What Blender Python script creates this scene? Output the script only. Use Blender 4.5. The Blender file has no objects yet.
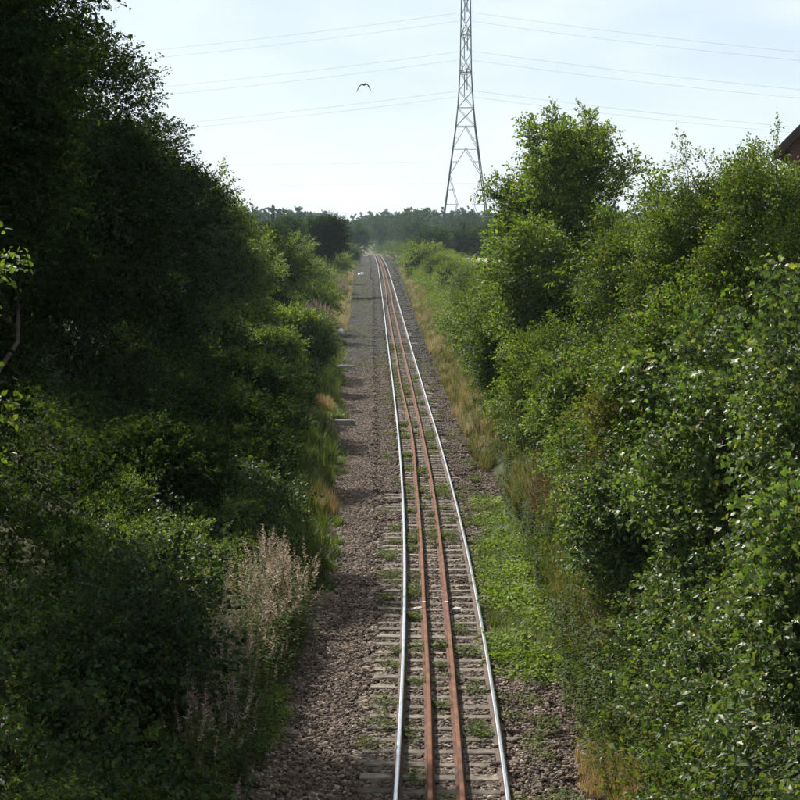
import bpy, math
import numpy as np
from mathutils import Vector

# ------------------------------------------------------------------ scene, camera, sky, sun
S = bpy.context.scene
COL = S.collection
F_PX = 1830.0                      # focal length in pixels of the 800 px photograph
CAM_Z = 7.4                        # eye height above the rail heads (on the road bridge)
PITCH = math.atan((400 - 240.7) / F_PX)

cam_d = bpy.data.cameras.new('camera')
cam = bpy.data.objects.new('camera', cam_d)
COL.objects.link(cam)
cam.location = (0, 0, CAM_Z)
cam.rotation_euler = (math.pi / 2 - PITCH, 0, 0)
cam_d.sensor_width = 36.0
cam_d.lens = F_PX / 800 * 36.0
cam_d.clip_start = 0.1
cam_d.clip_end = 12000
S.camera = cam

SUN_AZ, SUN_EL = math.radians(-30), math.radians(42)     # azimuth from +Y, clockwise
W = bpy.data.worlds.new('World')
S.world = W
W.use_nodes = True
wn, wl = W.node_tree.nodes, W.node_tree.links
wn.clear()
sky = wn.new('ShaderNodeTexSky')
sky.sky_type = 'NISHITA'
sky.sun_disc = False
sky.sun_elevation = SUN_EL
sky.sun_rotation = SUN_AZ
sky.altitude = 50
sky.air_density = 0.85
sky.dust_density = 0.8
sky.ozone_density = 3.5
bg = wn.new('ShaderNodeBackground')
bg.inputs['Strength'].default_value = 0.051
wo = wn.new('ShaderNodeOutputWorld')
# thin high cloud veil, the same all over the sky
tc = wn.new('ShaderNodeTexCoord')
vm = wn.new('ShaderNodeMapping'); vm.inputs['Scale'].default_value = (1.0, 1.0, 3.2)
vn = wn.new('ShaderNodeTexNoise'); vn.inputs['Scale'].default_value = 5.0; vn.inputs['Detail'].default_value = 5; vn.inputs['Roughness'].default_value = 0.55
vr = wn.new('ShaderNodeMapRange'); vr.inputs['From Min'].default_value = 0.42; vr.inputs['From Max'].default_value = 0.72
vr.inputs['To Min'].default_value = 0.48; vr.inputs['To Max'].default_value = 0.80
vx = wn.new('ShaderNodeMix'); vx.data_type = 'RGBA'
vx.inputs[7].default_value = (10.9, 11.7, 12.2, 1)
wl.new(tc.outputs['Generated'], vm.inputs[0]); wl.new(vm.outputs[0], vn.inputs['Vector']); wl.new(vn.outputs['Fac'], vr.inputs['Value'])
wl.new(vr.outputs[0], vx.inputs[0]); wl.new(sky.outputs[0], vx.inputs[6])
wl.new(vx.outputs[2], bg.inputs['Color'])
wl.new(bg.outputs[0], wo.inputs['Surface'])

sd = bpy.data.lights.new('sun', 'SUN')
sd.energy = 5.0
sd.angle = math.radians(0.5)
sd.color = (1.0, 0.94, 0.85)
sun = bpy.data.objects.new('sun', sd)
COL.objects.link(sun)
s_dir = Vector((math.sin(SUN_AZ) * math.cos(SUN_EL), math.cos(SUN_AZ) * math.cos(SUN_EL), math.sin(SUN_EL)))
sun.rotation_euler = s_dir.to_track_quat('Z', 'Y').to_euler()
sun.location = (0, 0, 60)

S.view_settings.view_transform = 'Standard'
S.view_settings.look = 'None'
S.view_settings.gamma = 1.0
S.view_settings.exposure = 0.93
S.view_settings.use_curve_mapping = False
S.render.engine = 'CYCLES'
S.cycles.max_bounces = 5
S.cycles.use_adaptive_sampling = True
S.cycles.adaptive_threshold = 0.03
S.cycles.diffuse_bounces = 3
S.cycles.glossy_bounces = 2
S.cycles.transmission_bounces = 3
S.cycles.volume_bounces = 1
S.cycles.caustics_reflective = False
S.cycles.caustics_refractive = False

# ------------------------------------------------------------------ small helpers
RNG = np.random.default_rng(11)


def vnoise(x, y, seed=0):
    x = np.asarray(x, float); y = np.asarray(y, float)
    xi = np.floor(x).astype(np.int64); yi = np.floor(y).astype(np.int64)
    fx = x - xi; fy = y - yi
    fx = fx * fx * (3 - 2 * fx); fy = fy * fy * (3 - 2 * fy)

    def h(a, b):
        n = (a * 374761393 + b * 668265263 + seed * 974711) & 0x7fffffff
        n = ((n ^ (n >> 13)) * 1274126177) & 0x7fffffff
        return ((n ^ (n >> 16)) & 0xffff) / 65535.0
    a = h(xi, yi); b = h(xi + 1, yi); c = h(xi, yi + 1); d = h(xi + 1, yi + 1)
    return (a * (1 - fx) + b * fx) * (1 - fy) + (c * (1 - fx) + d * fx) * fy


def fbm(x, y, seed=0, o=3):
    s = 0; a = 0.5; t = 0
    for k in range(o):
        s = s + a * vnoise(np.asarray(x) * 2 ** k, np.asarray(y) * 2 ** k, seed + k); t += a; a *= 0.5
    return s / t


def tag(o, label=None, cat=None, group=None, kind=None):
    if label: o['label'] = label
    if cat: o['category'] = cat
    if group: o['group'] = group
    if kind: o['kind'] = kind
    return o


def empty(name, loc=(0, 0, 0), parent=None):
    o = bpy.data.objects.new(name, None)
    COL.objects.link(o)
    o.location = loc
    o.empty_display_size = 0.3
    if parent: o.parent = parent
    return o


class MB:
    """collects verts / faces (with a material slot and a colour value each)"""
    def __init__(s): s.v = []; s.f = []; s.m = []; s.lv = []; s.n = 0

    def add(s, V, Fc, m=0, lv=0.5):
        V = [tuple(p) for p in V]
        s.v += V
        for f in Fc:
            s.f.append(tuple(i + s.n for i in f)); s.m.append(m); s.lv.append(lv)
        s.n += len(V)

    def box(s, c, h, m=0, rz=0.0, lv=0.5):
        ca, sa = math.cos(rz), math.sin(rz)
        V = []
        for dz in (-1, 1):
            for dx, dy in ((-1, -1), (1, -1), (1, 1), (-1, 1)):
                x, y = dx * h[0], dy * h[1]
                V.append((c[0] + x * ca - y * sa, c[1] + x * sa + y * ca, c[2] + dz * h[2]))
        s.add(V, [(3, 2, 1, 0), (4, 5, 6, 7), (0, 1, 5, 4), (1, 2, 6, 5), (2, 3, 7, 6), (3, 0, 4, 7)], m, lv)

    def tube(s, P, Rd, n=6, m=0, lv=0.0, cap=True):
        P = [np.array(p, float) for p in P]
        V = []
        for i, p in enumerate(P):
            t = P[min(i + 1, len(P) - 1)] - P[max(i - 1, 0)]
            t = t / (np.linalg.norm(t) + 1e-9)
            a = np.array((1.0, 0, 0)) if abs(t[0]) < 0.8 else np.array((0, 1.0, 0))
            u = np.cross(t, a); u /= np.linalg.norm(u); w = np.cross(t, u)
            for k in range(n):
                q = 2 * math.pi * k / n
                V.append(p + Rd[i] * (math.cos(q) * u + math.sin(q) * w))
        Fc = []
        for i in range(len(P) - 1):
            for k in range(n):
                k2 = (k + 1) % n
                Fc.append((i * n + k, i * n + k2, (i + 1) * n + k2, (i + 1) * n + k))
        if cap:
            Fc.append(tuple(range(n - 1, -1, -1)))
            Fc.append(tuple((len(P) - 1) * n + k for k in range(n)))
        s.add(V, Fc, m, lv)

    def mesh(s, name):
        me = bpy.data.meshes.new(name)
        me.from_pydata(s.v, [], s.f)
        a = me.attributes.new('lv', 'FLOAT', 'FACE')
        a.data.foreach_set('value', np.array(s.lv, np.float32))
        me.polygons.foreach_set('material_index', np.array(s.m, np.int32))
        me.update()
        return me

    def obj(s, name, mats, parent=None, smooth=False, loc=(0, 0, 0)):
        me = s.mesh(name)
        for m in (mats if isinstance(mats, (list, tuple)) else [mats]):
            me.materials.append(m)
        if smooth:
            me.polygons.foreach_set('use_smooth', np.ones(len(me.polygons), bool))
        o = bpy.data.objects.new(name, me)
        COL.objects.link(o)
        o.location = loc
        if parent: o.parent = parent
        return o


def grid_obj(name, X, Y, Z, mat, smooth=True):
    ny, nx = X.shape
    V = np.stack([X, Y, Z], -1).reshape(-1, 3)
    i = np.arange(ny - 1)[:, None] * nx + np.arange(nx - 1)[None, :]
    Fq = np.stack([i, i + 1, i + nx + 1, i + nx], -1).reshape(-1, 4)
    me = bpy.data.meshes.new(name)
    me.vertices.add(len(V)); me.vertices.foreach_set('co', V.astype(np.float32).ravel())
    me.loops.add(Fq.size); me.loops.foreach_set('vertex_index', Fq.astype(np.int32).ravel())
    me.polygons.add(len(Fq)); me.polygons.foreach_set('loop_start', (np.arange(len(Fq)) * 4).astype(np.int32))
    me.polygons.foreach_set('use_smooth', np.full(len(Fq), smooth))
    me.update(calc_edges=True)
    me.materials.append(mat)
    o = bpy.data.objects.new(name, me)
    COL.objects.link(o)
    return o


# ------------------------------------------------------------------ materials
def new_mat(name):
    m = bpy.data.materials.new(name); m.use_nodes = True
    n, l = m.node_tree.nodes, m.node_tree.links
    n.clear()
    out = n.new('ShaderNodeOutputMaterial')
    return m, n, l, out


def ramp(n, stops):
    r = n.new('ShaderNodeValToRGB')
    while len(r.color_ramp.elements) > 1: r.color_ramp.elements.remove(r.color_ramp.elements[-1])
    for i, (p, c) in enumerate(stops):
        e = r.color_ramp.elements[0] if i == 0 else r.color_ramp.elements.new(p)
        e.position = p; e.color = (*c, 1)
    return r


def leaf_mat(name, stops, rough=0.42, spec=0.5, trans=0.3, tcol=(1.25, 1.35, 0.55)):
    m, n, l, out = new_mat(name)
    a = n.new('ShaderNodeAttribute'); a.attribute_name = 'lv'
    t = n.new('ShaderNodeAttribute'); t.attribute_type = 'INSTANCER'; t.attribute_name = 'tint'
    r = ramp(n, stops)
    l.new(a.outputs['Fac'], r.inputs[0])
    mr = n.new('ShaderNodeMapRange')
    mr.inputs['From Min'].default_value = 0; mr.inputs['From Max'].default_value = 1
    mr.inputs['To Min'].default_value = 0.55; mr.inputs['To Max'].default_value = 1.45
    l.new(t.outputs['Fac'], mr.inputs['Value'])
    mul = n.new('ShaderNodeMix'); mul.data_type = 'RGBA'; mul.blend_type = 'MULTIPLY'
    mul.inputs[0].default_value = 1
    l.new(r.outputs[0], mul.inputs[6]); l.new(mr.outputs[0], mul.inputs[7])
    p = n.new('ShaderNodeBsdfPrincipled')
    p.inputs['Roughness'].default_value = rough
    p.inputs['Specular IOR Level'].default_value = spec
    l.new(mul.outputs[2], p.inputs['Base Color'])
    if trans > 0:
        tc = n.new('ShaderNodeMix'); tc.data_type = 'RGBA'; tc.blend_type = 'MULTIPLY'; tc.inputs[0].default_value = 1
        l.new(mul.outputs[2], tc.inputs[6]); tc.inputs[7].default_value = (*tcol, 1)
        tb = n.new('ShaderNodeBsdfTranslucent'); l.new(tc.outputs[2], tb.inputs['Color'])
        mx = n.new('ShaderNodeMixShader'); mx.inputs[0].default_value = trans
        l.new(p.outputs[0], mx.inputs[1]); l.new(tb.outputs[0], mx.inputs[2])
        l.new(mx.outputs[0], out.inputs['Surface'])
    else:
        l.new(p.outputs[0], out.inputs['Surface'])
    return m


def solid(name, c1, c2=None, scale=8.0, rough=0.8, metal=0.0, bump=0.0, bscale=None, spec=0.4, detail=4):
    m, n, l, out = new_mat(name)
    p = n.new('ShaderNodeBsdfPrincipled')
    p.inputs['Roughness'].default_value = rough; p.inputs['Metallic'].default_value = metal
    p.inputs['Specular IOR Level'].default_value = spec
    tc = n.new('ShaderNodeNewGeometry')
    nz = n.new('ShaderNodeTexNoise'); nz.inputs['Scale'].default_value = scale; nz.inputs['Detail'].default_value = detail
    l.new(tc.outputs['Position'], nz.inputs['Vector'])
    r = ramp(n, [(0.32, c1), (0.68, c2 or c1)])
    l.new(nz.outputs['Fac'], r.inputs[0]); l.new(r.outputs[0], p.inputs['Base Color'])
    if bump:
        b = n.new('ShaderNodeBump'); b.inputs['Strength'].default_value = bump; b.inputs['Distance'].default_value = 0.02
        nb = n.new('ShaderNodeTexNoise'); nb.inputs['Scale'].default_value = bscale or scale * 3; nb.inputs['Detail'].default_value = 3
        l.new(tc.outputs['Position'], nb.inputs['Vector'])
        l.new(nb.outputs['Fac'], b.inputs['Height']); l.new(b.outputs[0], p.inputs['Normal'])
    l.new(p.outputs[0], out.inputs['Surface'])
    return m


BARK = (0.06, 0.045, 0.032)
M_leaf = {
    'dark': leaf_mat('leaf_dark', [(0, BARK), (0.06, (0.009, 0.018, 0.004)), (0.6, (0.018, 0.032, 0.007)), (0.95, (0.040, 0.056, 0.010)), (1, (0.07, 0.075, 0.014))], 0.7, 0.04, 0.42),  # leaf colour lowered to put the left side's shade into it
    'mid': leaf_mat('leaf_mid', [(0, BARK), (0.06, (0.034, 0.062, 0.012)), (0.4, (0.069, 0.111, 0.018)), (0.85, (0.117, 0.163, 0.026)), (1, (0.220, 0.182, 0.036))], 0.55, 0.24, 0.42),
    'light': leaf_mat('leaf_light', [(0, BARK), (0.06, (0.057, 0.096, 0.015)), (0.5, (0.102, 0.156, 0.024)), (1, (0.191, 0.210, 0.036))], 0.55, 0.24, 0.44),
    'hedge': leaf_mat('leaf_hedge', [(0, BARK), (0.06, (0.037, 0.070, 0.013)), (0.5, (0.085, 0.135, 0.021)), (0.9, (0.152, 0.194, 0.032)), (1, (0.225, 0.194, 0.035))], 0.52, 0.26, 0.44),
    'sycamore': leaf_mat('leaf_sycamore', [(0, BARK), (0.06, (0.033, 0.062, 0.018)), (0.5, (0.072, 0.114, 0.029)), (0.9, (0.131, 0.172, 0.043)), (1, (0.207, 0.195, 0.048))], 0.46, 0.28, 0.42),
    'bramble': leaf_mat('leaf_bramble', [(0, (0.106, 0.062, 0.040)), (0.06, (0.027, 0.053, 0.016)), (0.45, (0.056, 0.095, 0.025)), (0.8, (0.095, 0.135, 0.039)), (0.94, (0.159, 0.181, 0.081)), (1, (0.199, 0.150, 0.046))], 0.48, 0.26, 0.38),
    'shade_bramble': leaf_mat('leaf_bramble_shade', [(0, (0.07, 0.045, 0.03)), (0.06, (0.012, 0.024, 0.007)), (0.5, (0.026, 0.046, 0.012)), (0.92, (0.05, 0.075, 0.02)), (1, (0.09, 0.10, 0.03))], 0.5, 0.18, 0.40),  # darkened copy of the bramble leaf, the bank's shade put into its colour
    'yellow': leaf_mat('leaf_yellow', [(0, BARK), (0.06, (0.075, 0.088, 0.016)), (0.6, (0.125, 0.135, 0.024)), (1, (0.19, 0.175, 0.04))], 0.55, 0.25, 0.44),
    'cover': leaf_mat('leaf_cover', [(0, (0.067, 0.074, 0.029)), (0.06, (0.061, 0.105, 0.014)), (0.5, (0.128, 0.189, 0.023)), (1, (0.211, 0.252, 0.043))], 0.65, 0.15, 0.38),
    'weed': leaf_mat('leaf_weed', [(0, (0.10, 0.08, 0.035)), (0.06, (0.042, 0.070, 0.015)), (0.6, (0.085, 0.115, 0.024)), (1, (0.17, 0.145, 0.04))], 0.7, 0.12, 0.38),
    'dry': leaf_mat('grass_dry', [(0, (0.20, 0.14, 0.055)), (0.5, (0.32, 0.24, 0.10)), (1, (0.45, 0.37, 0.20))], 0.6, 0.2, 0.35, (1.1, 1.0, 0.8)),
    'straw': leaf_mat('grass_straw', [(0, (0.15, 0.15, 0.065)), (0.5, (0.30, 0.26, 0.14)), (1, (0.45, 0.39, 0.25))], 0.6, 0.2, 0.35, (1.1, 1.0, 0.8)),
    'mixed_grass': leaf_mat('grass_mixed', [(0, (0.055, 0.08, 0.02)), (0.45, (0.10, 0.12, 0.03)), (0.75, (0.20, 0.18, 0.075)), (1, (0.32, 0.26, 0.14))], 0.6, 0.2, 0.38, (1.1, 1.1, 0.7)),
    'green_grass': leaf_mat('grass_green', [(0, (0.045, 0.075, 0.016)), (0.6, (0.085, 0.12, 0.026)), (1, (0.18, 0.17, 0.06))], 0.55, 0.25, 0.38),
    'herb': leaf_mat('leaf_willowherb', [(0, (0.14, 0.07, 0.04)), (0.08, (0.055, 0.085, 0.020)), (0.45, (0.12, 0.14, 0.035)), (0.52, (0.22, 0.15, 0.10)), (0.68, (0.30, 0.235, 0.19)), (1, (0.60, 0.53, 0.50))], 0.7, 0.12, 0.40, (1.1, 1.1, 0.9)),
    'herb_rust': leaf_mat('leaf_dock', [(0, (0.10, 0.05, 0.03)), (0.08, (0.06, 0.08, 0.02)), (0.45, (0.12, 0.12, 0.035)), (0.55, (0.17, 0.085, 0.045)), (0.8, (0.26, 0.15, 0.09)), (1, (0.42, 0.32, 0.24))], 0.7, 0.12, 0.35, (1.1, 1.0, 0.7)),
    'far': leaf_mat('leaf_far', [(0, BARK), (0.06, (0.018, 0.038, 0.012)), (0.6, (0.036, 0.066, 0.020)), (1, (0.065, 0.10, 0.028))], 0.65, 0.15, 0.25),
    'far_light': leaf_mat('leaf_far_light', [(0, BARK), (0.06, (0.045, 0.075, 0.022)), (0.6, (0.075, 0.115, 0.032)), (1, (0.12, 0.15, 0.045))], 0.65, 0.15, 0.3),
}
M_bark = solid('bark', (0.045, 0.036, 0.028), (0.10, 0.085, 0.065), 9, 0.9, bump=0.5)
M_steel = solid('polished_rail_steel', (0.55, 0.55, 0.56), (0.72, 0.72, 0.72), 3, 0.26, metal=1.0)
M_railrust = solid('rail_side_rust', (0.045, 0.026, 0.018), (0.085, 0.05, 0.033), 12, 0.85)
M_rust = solid('loose_rail_rust', (0.080, 0.038, 0.023), (0.19, 0.085, 0.043), 2.2, 0.9, spec=.2, detail=5)
M_rustd = solid('loose_rail_side_rust', (0.050, 0.025, 0.018), (0.13, 0.058, 0.036), 3, 0.9, spec=.2, detail=5)
M_conc = solid('concrete', (0.20, 0.19, 0.175), (0.34, 0.325, 0.30), 4, 0.9, bump=0.3, bscale=40)
M_galv = solid('galvanised_steel', (0.09, 0.098, 0.105), (0.13, 0.14, 0.15), 2, 0.7, metal=0.0)
M_wire = solid('aluminium_wire', (0.36, 0.37, 0.38), None, 2, 0.6, metal=0.3)
M_sack = solid('white_woven_plastic', (0.55, 0.55, 0.56), (0.75, 0.75, 0.76), 6, 0.6, bump=0.4, bscale=12)
M_white = solid('white_paint', (0.30, 0.28, 0.24), (0.62, 0.60, 0.55), 14, 0.85, bump=.5)
M_bird = solid('dark_feathers', (0.010, 0.010, 0.010), (0.018, 0.017, 0.017), 10, 0.7)
M_field = solid('dry_field', (0.26, 0.20, 0.12), (0.36, 0.28, 0.17), 0.12, 0.95)


def sleeper_material():
    m, n, l, out = new_mat('sleeper_concrete')
    p = n.new('ShaderNodeBsdfPrincipled'); p.inputs['Roughness'].default_value = 0.92
    g = n.new('ShaderNodeNewGeometry'); oi = n.new('ShaderNodeObjectInfo')
    nz = n.new('ShaderNodeTexNoise'); nz.inputs['Scale'].default_value = 5; nz.inputs['Detail'].default_value = 5
    l.new(g.outputs['Position'], nz.inputs['Vector'])
    r = ramp(n, [(0.3, (0.055, 0.045, 0.031)), (0.5, (0.13, 0.108, 0.078)), (0.75, (0.25, 0.215, 0.165))])
    l.new(nz.outputs['Fac'], r.inputs[0])
    mr = n.new('ShaderNodeMapRange'); mr.inputs['To Min'].default_value = 0.5; mr.inputs['To Max'].default_value = 1.3
    l.new(oi.outputs['Random'], mr.inputs['Value'])
    mu = n.new('ShaderNodeMix'); mu.data_type = 'RGBA'; mu.blend_type = 'MULTIPLY'; mu.inputs[0].default_value = 1
    l.new(r.outputs[0], mu.inputs[6]); l.new(mr.outputs[0], mu.inputs[7])
    l.new(mu.outputs[2], p.inputs['Base Color'])
    b = n.new('ShaderNodeBump'); b.inputs['Strength'].default_value = 0.5; b.inputs['Distance'].default_value = 0.02
    l.new(nz.outputs['Fac'], b.inputs['Height']); l.new(b.outputs[0], p.inputs['Normal'])
    l.new(p.outputs[0], out.inputs['Surface'])
    return m


M_sleeper = sleeper_material()


def stone_material(name, inst):
    """ballast: brown-pink limestone near the bridge, newer grey stone beyond y = 108"""
    m, n, l, out = new_mat(name)
    p = n.new('ShaderNodeBsdfPrincipled'); p.inputs['Roughness'].default_value = 0.9
    p.inputs['Specular IOR Level'].default_value = 0.25
    g = n.new('ShaderNodeNewGeometry')
    sp = n.new('ShaderNodeSeparateXYZ'); l.new(g.outputs['Position'], sp.inputs[0])
    nz = n.new('ShaderNodeTexNoise'); nz.inputs['Scale'].default_value = 0.5; l.new(g.outputs['Position'], nz.inputs['Vector'])
    ad = n.new('ShaderNodeMath'); ad.operation = 'MULTIPLY_ADD'; ad.inputs[1].default_value = 10; l.new(nz.outputs['Fac'], ad.inputs[0]); l.new(sp.outputs['Y'], ad.inputs[2])
    mr = n.new('ShaderNodeMapRange'); mr.inputs['From Min'].default_value = 107; mr.inputs['From Max'].default_value = 122
    l.new(ad.outputs[0], mr.inputs['Value'])
    if inst:
        a = n.new('ShaderNodeAttribute'); a.attribute_name = 'lv'; fac = a.outputs['Fac']
    else:
        v = n.new('ShaderNodeTexVoronoi'); v.inputs['Scale'].default_value = 16; l.new(g.outputs['Position'], v.inputs['Vector'])
        sv = n.new('ShaderNodeSeparateColor'); l.new(v.outputs['Color'], sv.inputs[0]); fac = sv.outputs[0]
        b = n.new('ShaderNodeBump'); b.inputs['Strength'].default_value = 1.0; b.inputs['Distance'].default_value = 0.05
        b.invert = True
        l.new(v.outputs['Distance'], b.inputs['Height']); l.new(b.outputs[0], p.inputs['Normal'])
    r1 = ramp(n, [(p_, tuple(v_ * (1 if inst else .72) for v_ in c_)) for p_, c_ in ((0, (0.030, 0.021, 0.017)), (0.45, (0.105, 0.075, 0.056)), (0.75, (0.195, 0.148, 0.116)), (0.92, (0.29, 0.24, 0.205)), (1, (0.40, 0.36, 0.33)))])  # bed sheet darkened in place of the shade between loose stones
    r2 = ramp(n, [(p_, tuple(v_ * (1 if inst else .78) for v_ in c_)) for p_, c_ in ((0, (0.035, 0.032, 0.027)), (0.5, (0.085, 0.078, 0.066)), (0.8, (0.14, 0.13, 0.11)), (1, (0.26, 0.245, 0.22)))])
    l.new(fac, r1.inputs[0]); l.new(fac, r2.inputs[0])
    mx = n.new('ShaderNodeMix'); mx.data_type = 'RGBA'
    l.new(mr.outputs[0], mx.inputs[0]); l.new(r1.outputs[0], mx.inputs[6]); l.new(r2.outputs[0], mx.inputs[7])
    dn = n.new('ShaderNodeTexNoise'); dn.inputs['Scale'].default_value = 1.1; dn.inputs['Detail'].default_value = 6; dn.inputs['Roughness'].default_value = .65
    l.new(g.outputs['Position'], dn.inputs['Vector'])
    rd = ramp(n, [(.30, (.58, .56, .52)), (.5, (.92, .91, .88)), (.7, (1.28, 1.26, 1.22))])
    l.new(dn.outputs['Fac'], rd.inputs[0])
    md = n.new('ShaderNodeMix'); md.data_type = 'RGBA'; md.blend_type = 'MULTIPLY'; md.inputs[0].default_value = 1
    l.new(mx.outputs[2], md.inputs[6]); l.new(rd.outputs[0], md.inputs[7])
    l.new(md.outputs[2], p.inputs['Base Color'])
    l.new(p.outputs[0], out.inputs['Surface'])
    return m


M_stone = stone_material('ballast_stone', True)
M_ballast = stone_material('ballast_bed', False)


def ground_material():
    m, n, l, out = new_mat('ground_soil_and_grass')
    p = n.new('ShaderNodeBsdfPrincipled'); p.inputs['Roughness'].default_value = 0.95
    p.inputs['Specular IOR Level'].default_value = 0.15
    g = n.new('ShaderNodeNewGeometry')
    a = n.new('ShaderNodeTexNoise'); a.inputs['Scale'].default_value = 0.09; a.inputs['Detail'].default_value = 6
    b = n.new('ShaderNodeTexNoise'); b.inputs['Scale'].default_value = 5; b.inputs['Detail'].default_value = 5
    l.new(g.outputs['Position'], a.inputs['Vector']); l.new(g.outputs['Position'], b.inputs['Vector'])
    r1 = ramp(n, [(0.35, (0.045, 0.065, 0.022)), (0.5, (0.075, 0.085, 0.03)), (0.62, (0.10, 0.095, 0.042))])
    r2 = ramp(n, [(0.3, (0.45, 0.42, 0.38)), (0.7, (1, 1, 1))])
    l.new(a.outputs['Fac'], r1.inputs[0]); l.new(b.outputs['Fac'], r2.inputs[0])
    mu = n.new('ShaderNodeMix'); mu.data_type = 'RGBA'; mu.blend_type = 'MULTIPLY'; mu.inputs[0].default_value = 1
    l.new(r1.outputs[0], mu.inputs[6]); l.new(r2.outputs[0], mu.inputs[7])
    l.new(mu.outputs[2], p.inputs['Base Color'])
    bp = n.new('ShaderNodeBump'); bp.inputs['Strength'].default_value = 0.8; bp.inputs['Distance'].default_value = 0.1
    l.new(b.outputs['Fac'], bp.inputs['Height']); l.new(bp.outputs[0], p.inputs['Normal'])
    l.new(p.outputs[0], out.inputs['Surface'])
    return m


M_ground = ground_material()

# ------------------------------------------------------------------ the line of the track and the lie of the land
_ys = np.arange(-60, 900, 1.0)


def _smooth(k, v, w):
    a = np.interp(_ys, k, v)
    ker = np.exp(-0.5 * (np.arange(-3 * w, 3 * w + 1) / w) ** 2); ker /= ker.sum()
    return np.convolve(np.pad(a, 3 * w, mode='reflect', reflect_type='odd'), ker, 'valid')


_xc = _smooth([-60, 0, 15, 24, 29, 37.5, 45, 56, 71, 95, 123, 150, 173, 214, 242, 320, 440, 600, 900],
              [-2.6, .12, .52, .70, .785, .86, .872, .82, .68, .37, -.08, -.47, -.8, -1.44, -1.88, -3.1, -5.4, -12, -32], 4)
_ze = _smooth([-60, 85, 100, 123, 150, 173, 214, 242, 320, 400, 460, 520, 900],
              [0, 0, .12, .58, .95, 1.18, 1.85, 2.25, 3.1, 3.75, 3.9, 3.7, 2.0], 9)


def xc(y): return np.interp(y, _ys, _xc)
def ze(y): return np.interp(y, _ys, _ze)
def dl(y): return -np.interp(y, [20, 38, 70, 116, 190, 300], [2.55, 2.6, 3.0, 3.8, 4.5, 5.2])
def dr(y): return np.interp(y, [20, 60, 120, 190, 300], [2.1, 2.2, 2.2, 2.5, 3.0])


def ground_z(x, y):
    x = np.asarray(x, float); y = np.asarray(y, float)
    d = x - xc(y); zt = ze(y)
    land = 4.6 + 0.8 * (fbm(x * .02, y * .02, 3) - .5) + np.clip((y - 500) / 1000, 0, 1.2) ** 1.5 * 13 * (0.85 + .3 * fbm(x * .004, y * .004, 9, 2))
    bed = zt - 0.225 - 0.10 * np.clip((np.abs(d) - 1.4) / 0.8, 0, 1)
    left = zt - .325 + np.maximum(0, dl(y) - d) * np.interp(y, [15, 45, 70], [.50, .50, .60])
    right = zt - .325 + np.maximum(0, d - dr(y)) * 0.62
    b = np.where(d < 0, left, right)
    near = (d > dl(y)) & (d < dr(y))
    k = 0.8
    hh = np.clip(0.5 + 0.5 * (land - b) / k, 0, 1)
    sl = land * (1 - hh) + b * hh - k * hh * (1 - hh) * 0.5
    z = np.where(near, bed, np.where(b < zt, np.minimum(sl, b), sl))
    rough = 0.18 * (fbm(x * .7, y * .7, 5) - .5) * np.clip((np.maximum(dl(y) - d, d - dr(y))) / 0.8, 0, 1)
    return z + rough


def px(x, y, depth):
    """photograph pixel + distance along the optical axis -> point in the place"""
    u = (x - 400) / F_PX * depth; v = -(y - 400) / F_PX * depth
    cp, sp = math.cos(PITCH), math.sin(PITCH)
    return np.array((u, depth * cp + v * sp, CAM_Z + v * cp - depth * sp))


# ground sheet
off = np.concatenate([np.arange(-14, 14.01, 0.28)])
ext = np.array([16, 19, 23, 28, 35, 45, 60, 80, 110, 150, 210, 300, 430, 620, 900, 1300, 1900, 2400])
U = np.concatenate([-ext[::-1], off, ext])
yy = [-25.0]
while yy[-1] < 3300:
    y0 = yy[-1]
    yy.append(y0 + (0.45 if y0 < 130 else max(0.45, (y0 - 100) * 0.018)))
yy = np.array(yy)
UU, YY = np.meshgrid(U, yy)
fade = np.clip(1 - (np.abs(UU) - 20) / 200, 0, 1)
XX = UU + xc(np.minimum(YY, 899)) * fade
ground = grid_obj('ground', XX, YY, ground_z(XX, YY), M_ground)
tag(ground, kind='structure')

# ballast bed sheet on top of it
yb = np.concatenate([np.arange(2, 130, .5), np.arange(130, 640, 3.0)])
tt = np.linspace(0, 1, 22)
DD = dl(yb)[:, None] - .35 + (dr(yb) - dl(yb) + .6)[:, None] * tt[None, :]
YB = np.repeat(yb[:, None], len(tt), 1)
XB = DD + xc(YB)
ZB = ground_z(XB, YB) + .012
edge = np.minimum(tt, 1 - tt)[None, :]
ZB = ZB - .05 * (edge < .03)
bed = grid_obj('ballast_bed', XB, YB, ZB, M_ballast)
tag(bed, kind='structure')

# ------------------------------------------------------------------ track
RAIL = [(-.075, 0), (.075, 0), (.075, .012), (.012, .032), (.0085, .045), (.0085, .12), (.036, .132), (.036, .158), (.028, .168), (.015, .172),
        (-.015, .172), (-.028, .168), (-.036, .158), (-.036, .132), (-.0085, .12), (-.0085, .045), (-.012, .032), (-.075, .012)]


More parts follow.
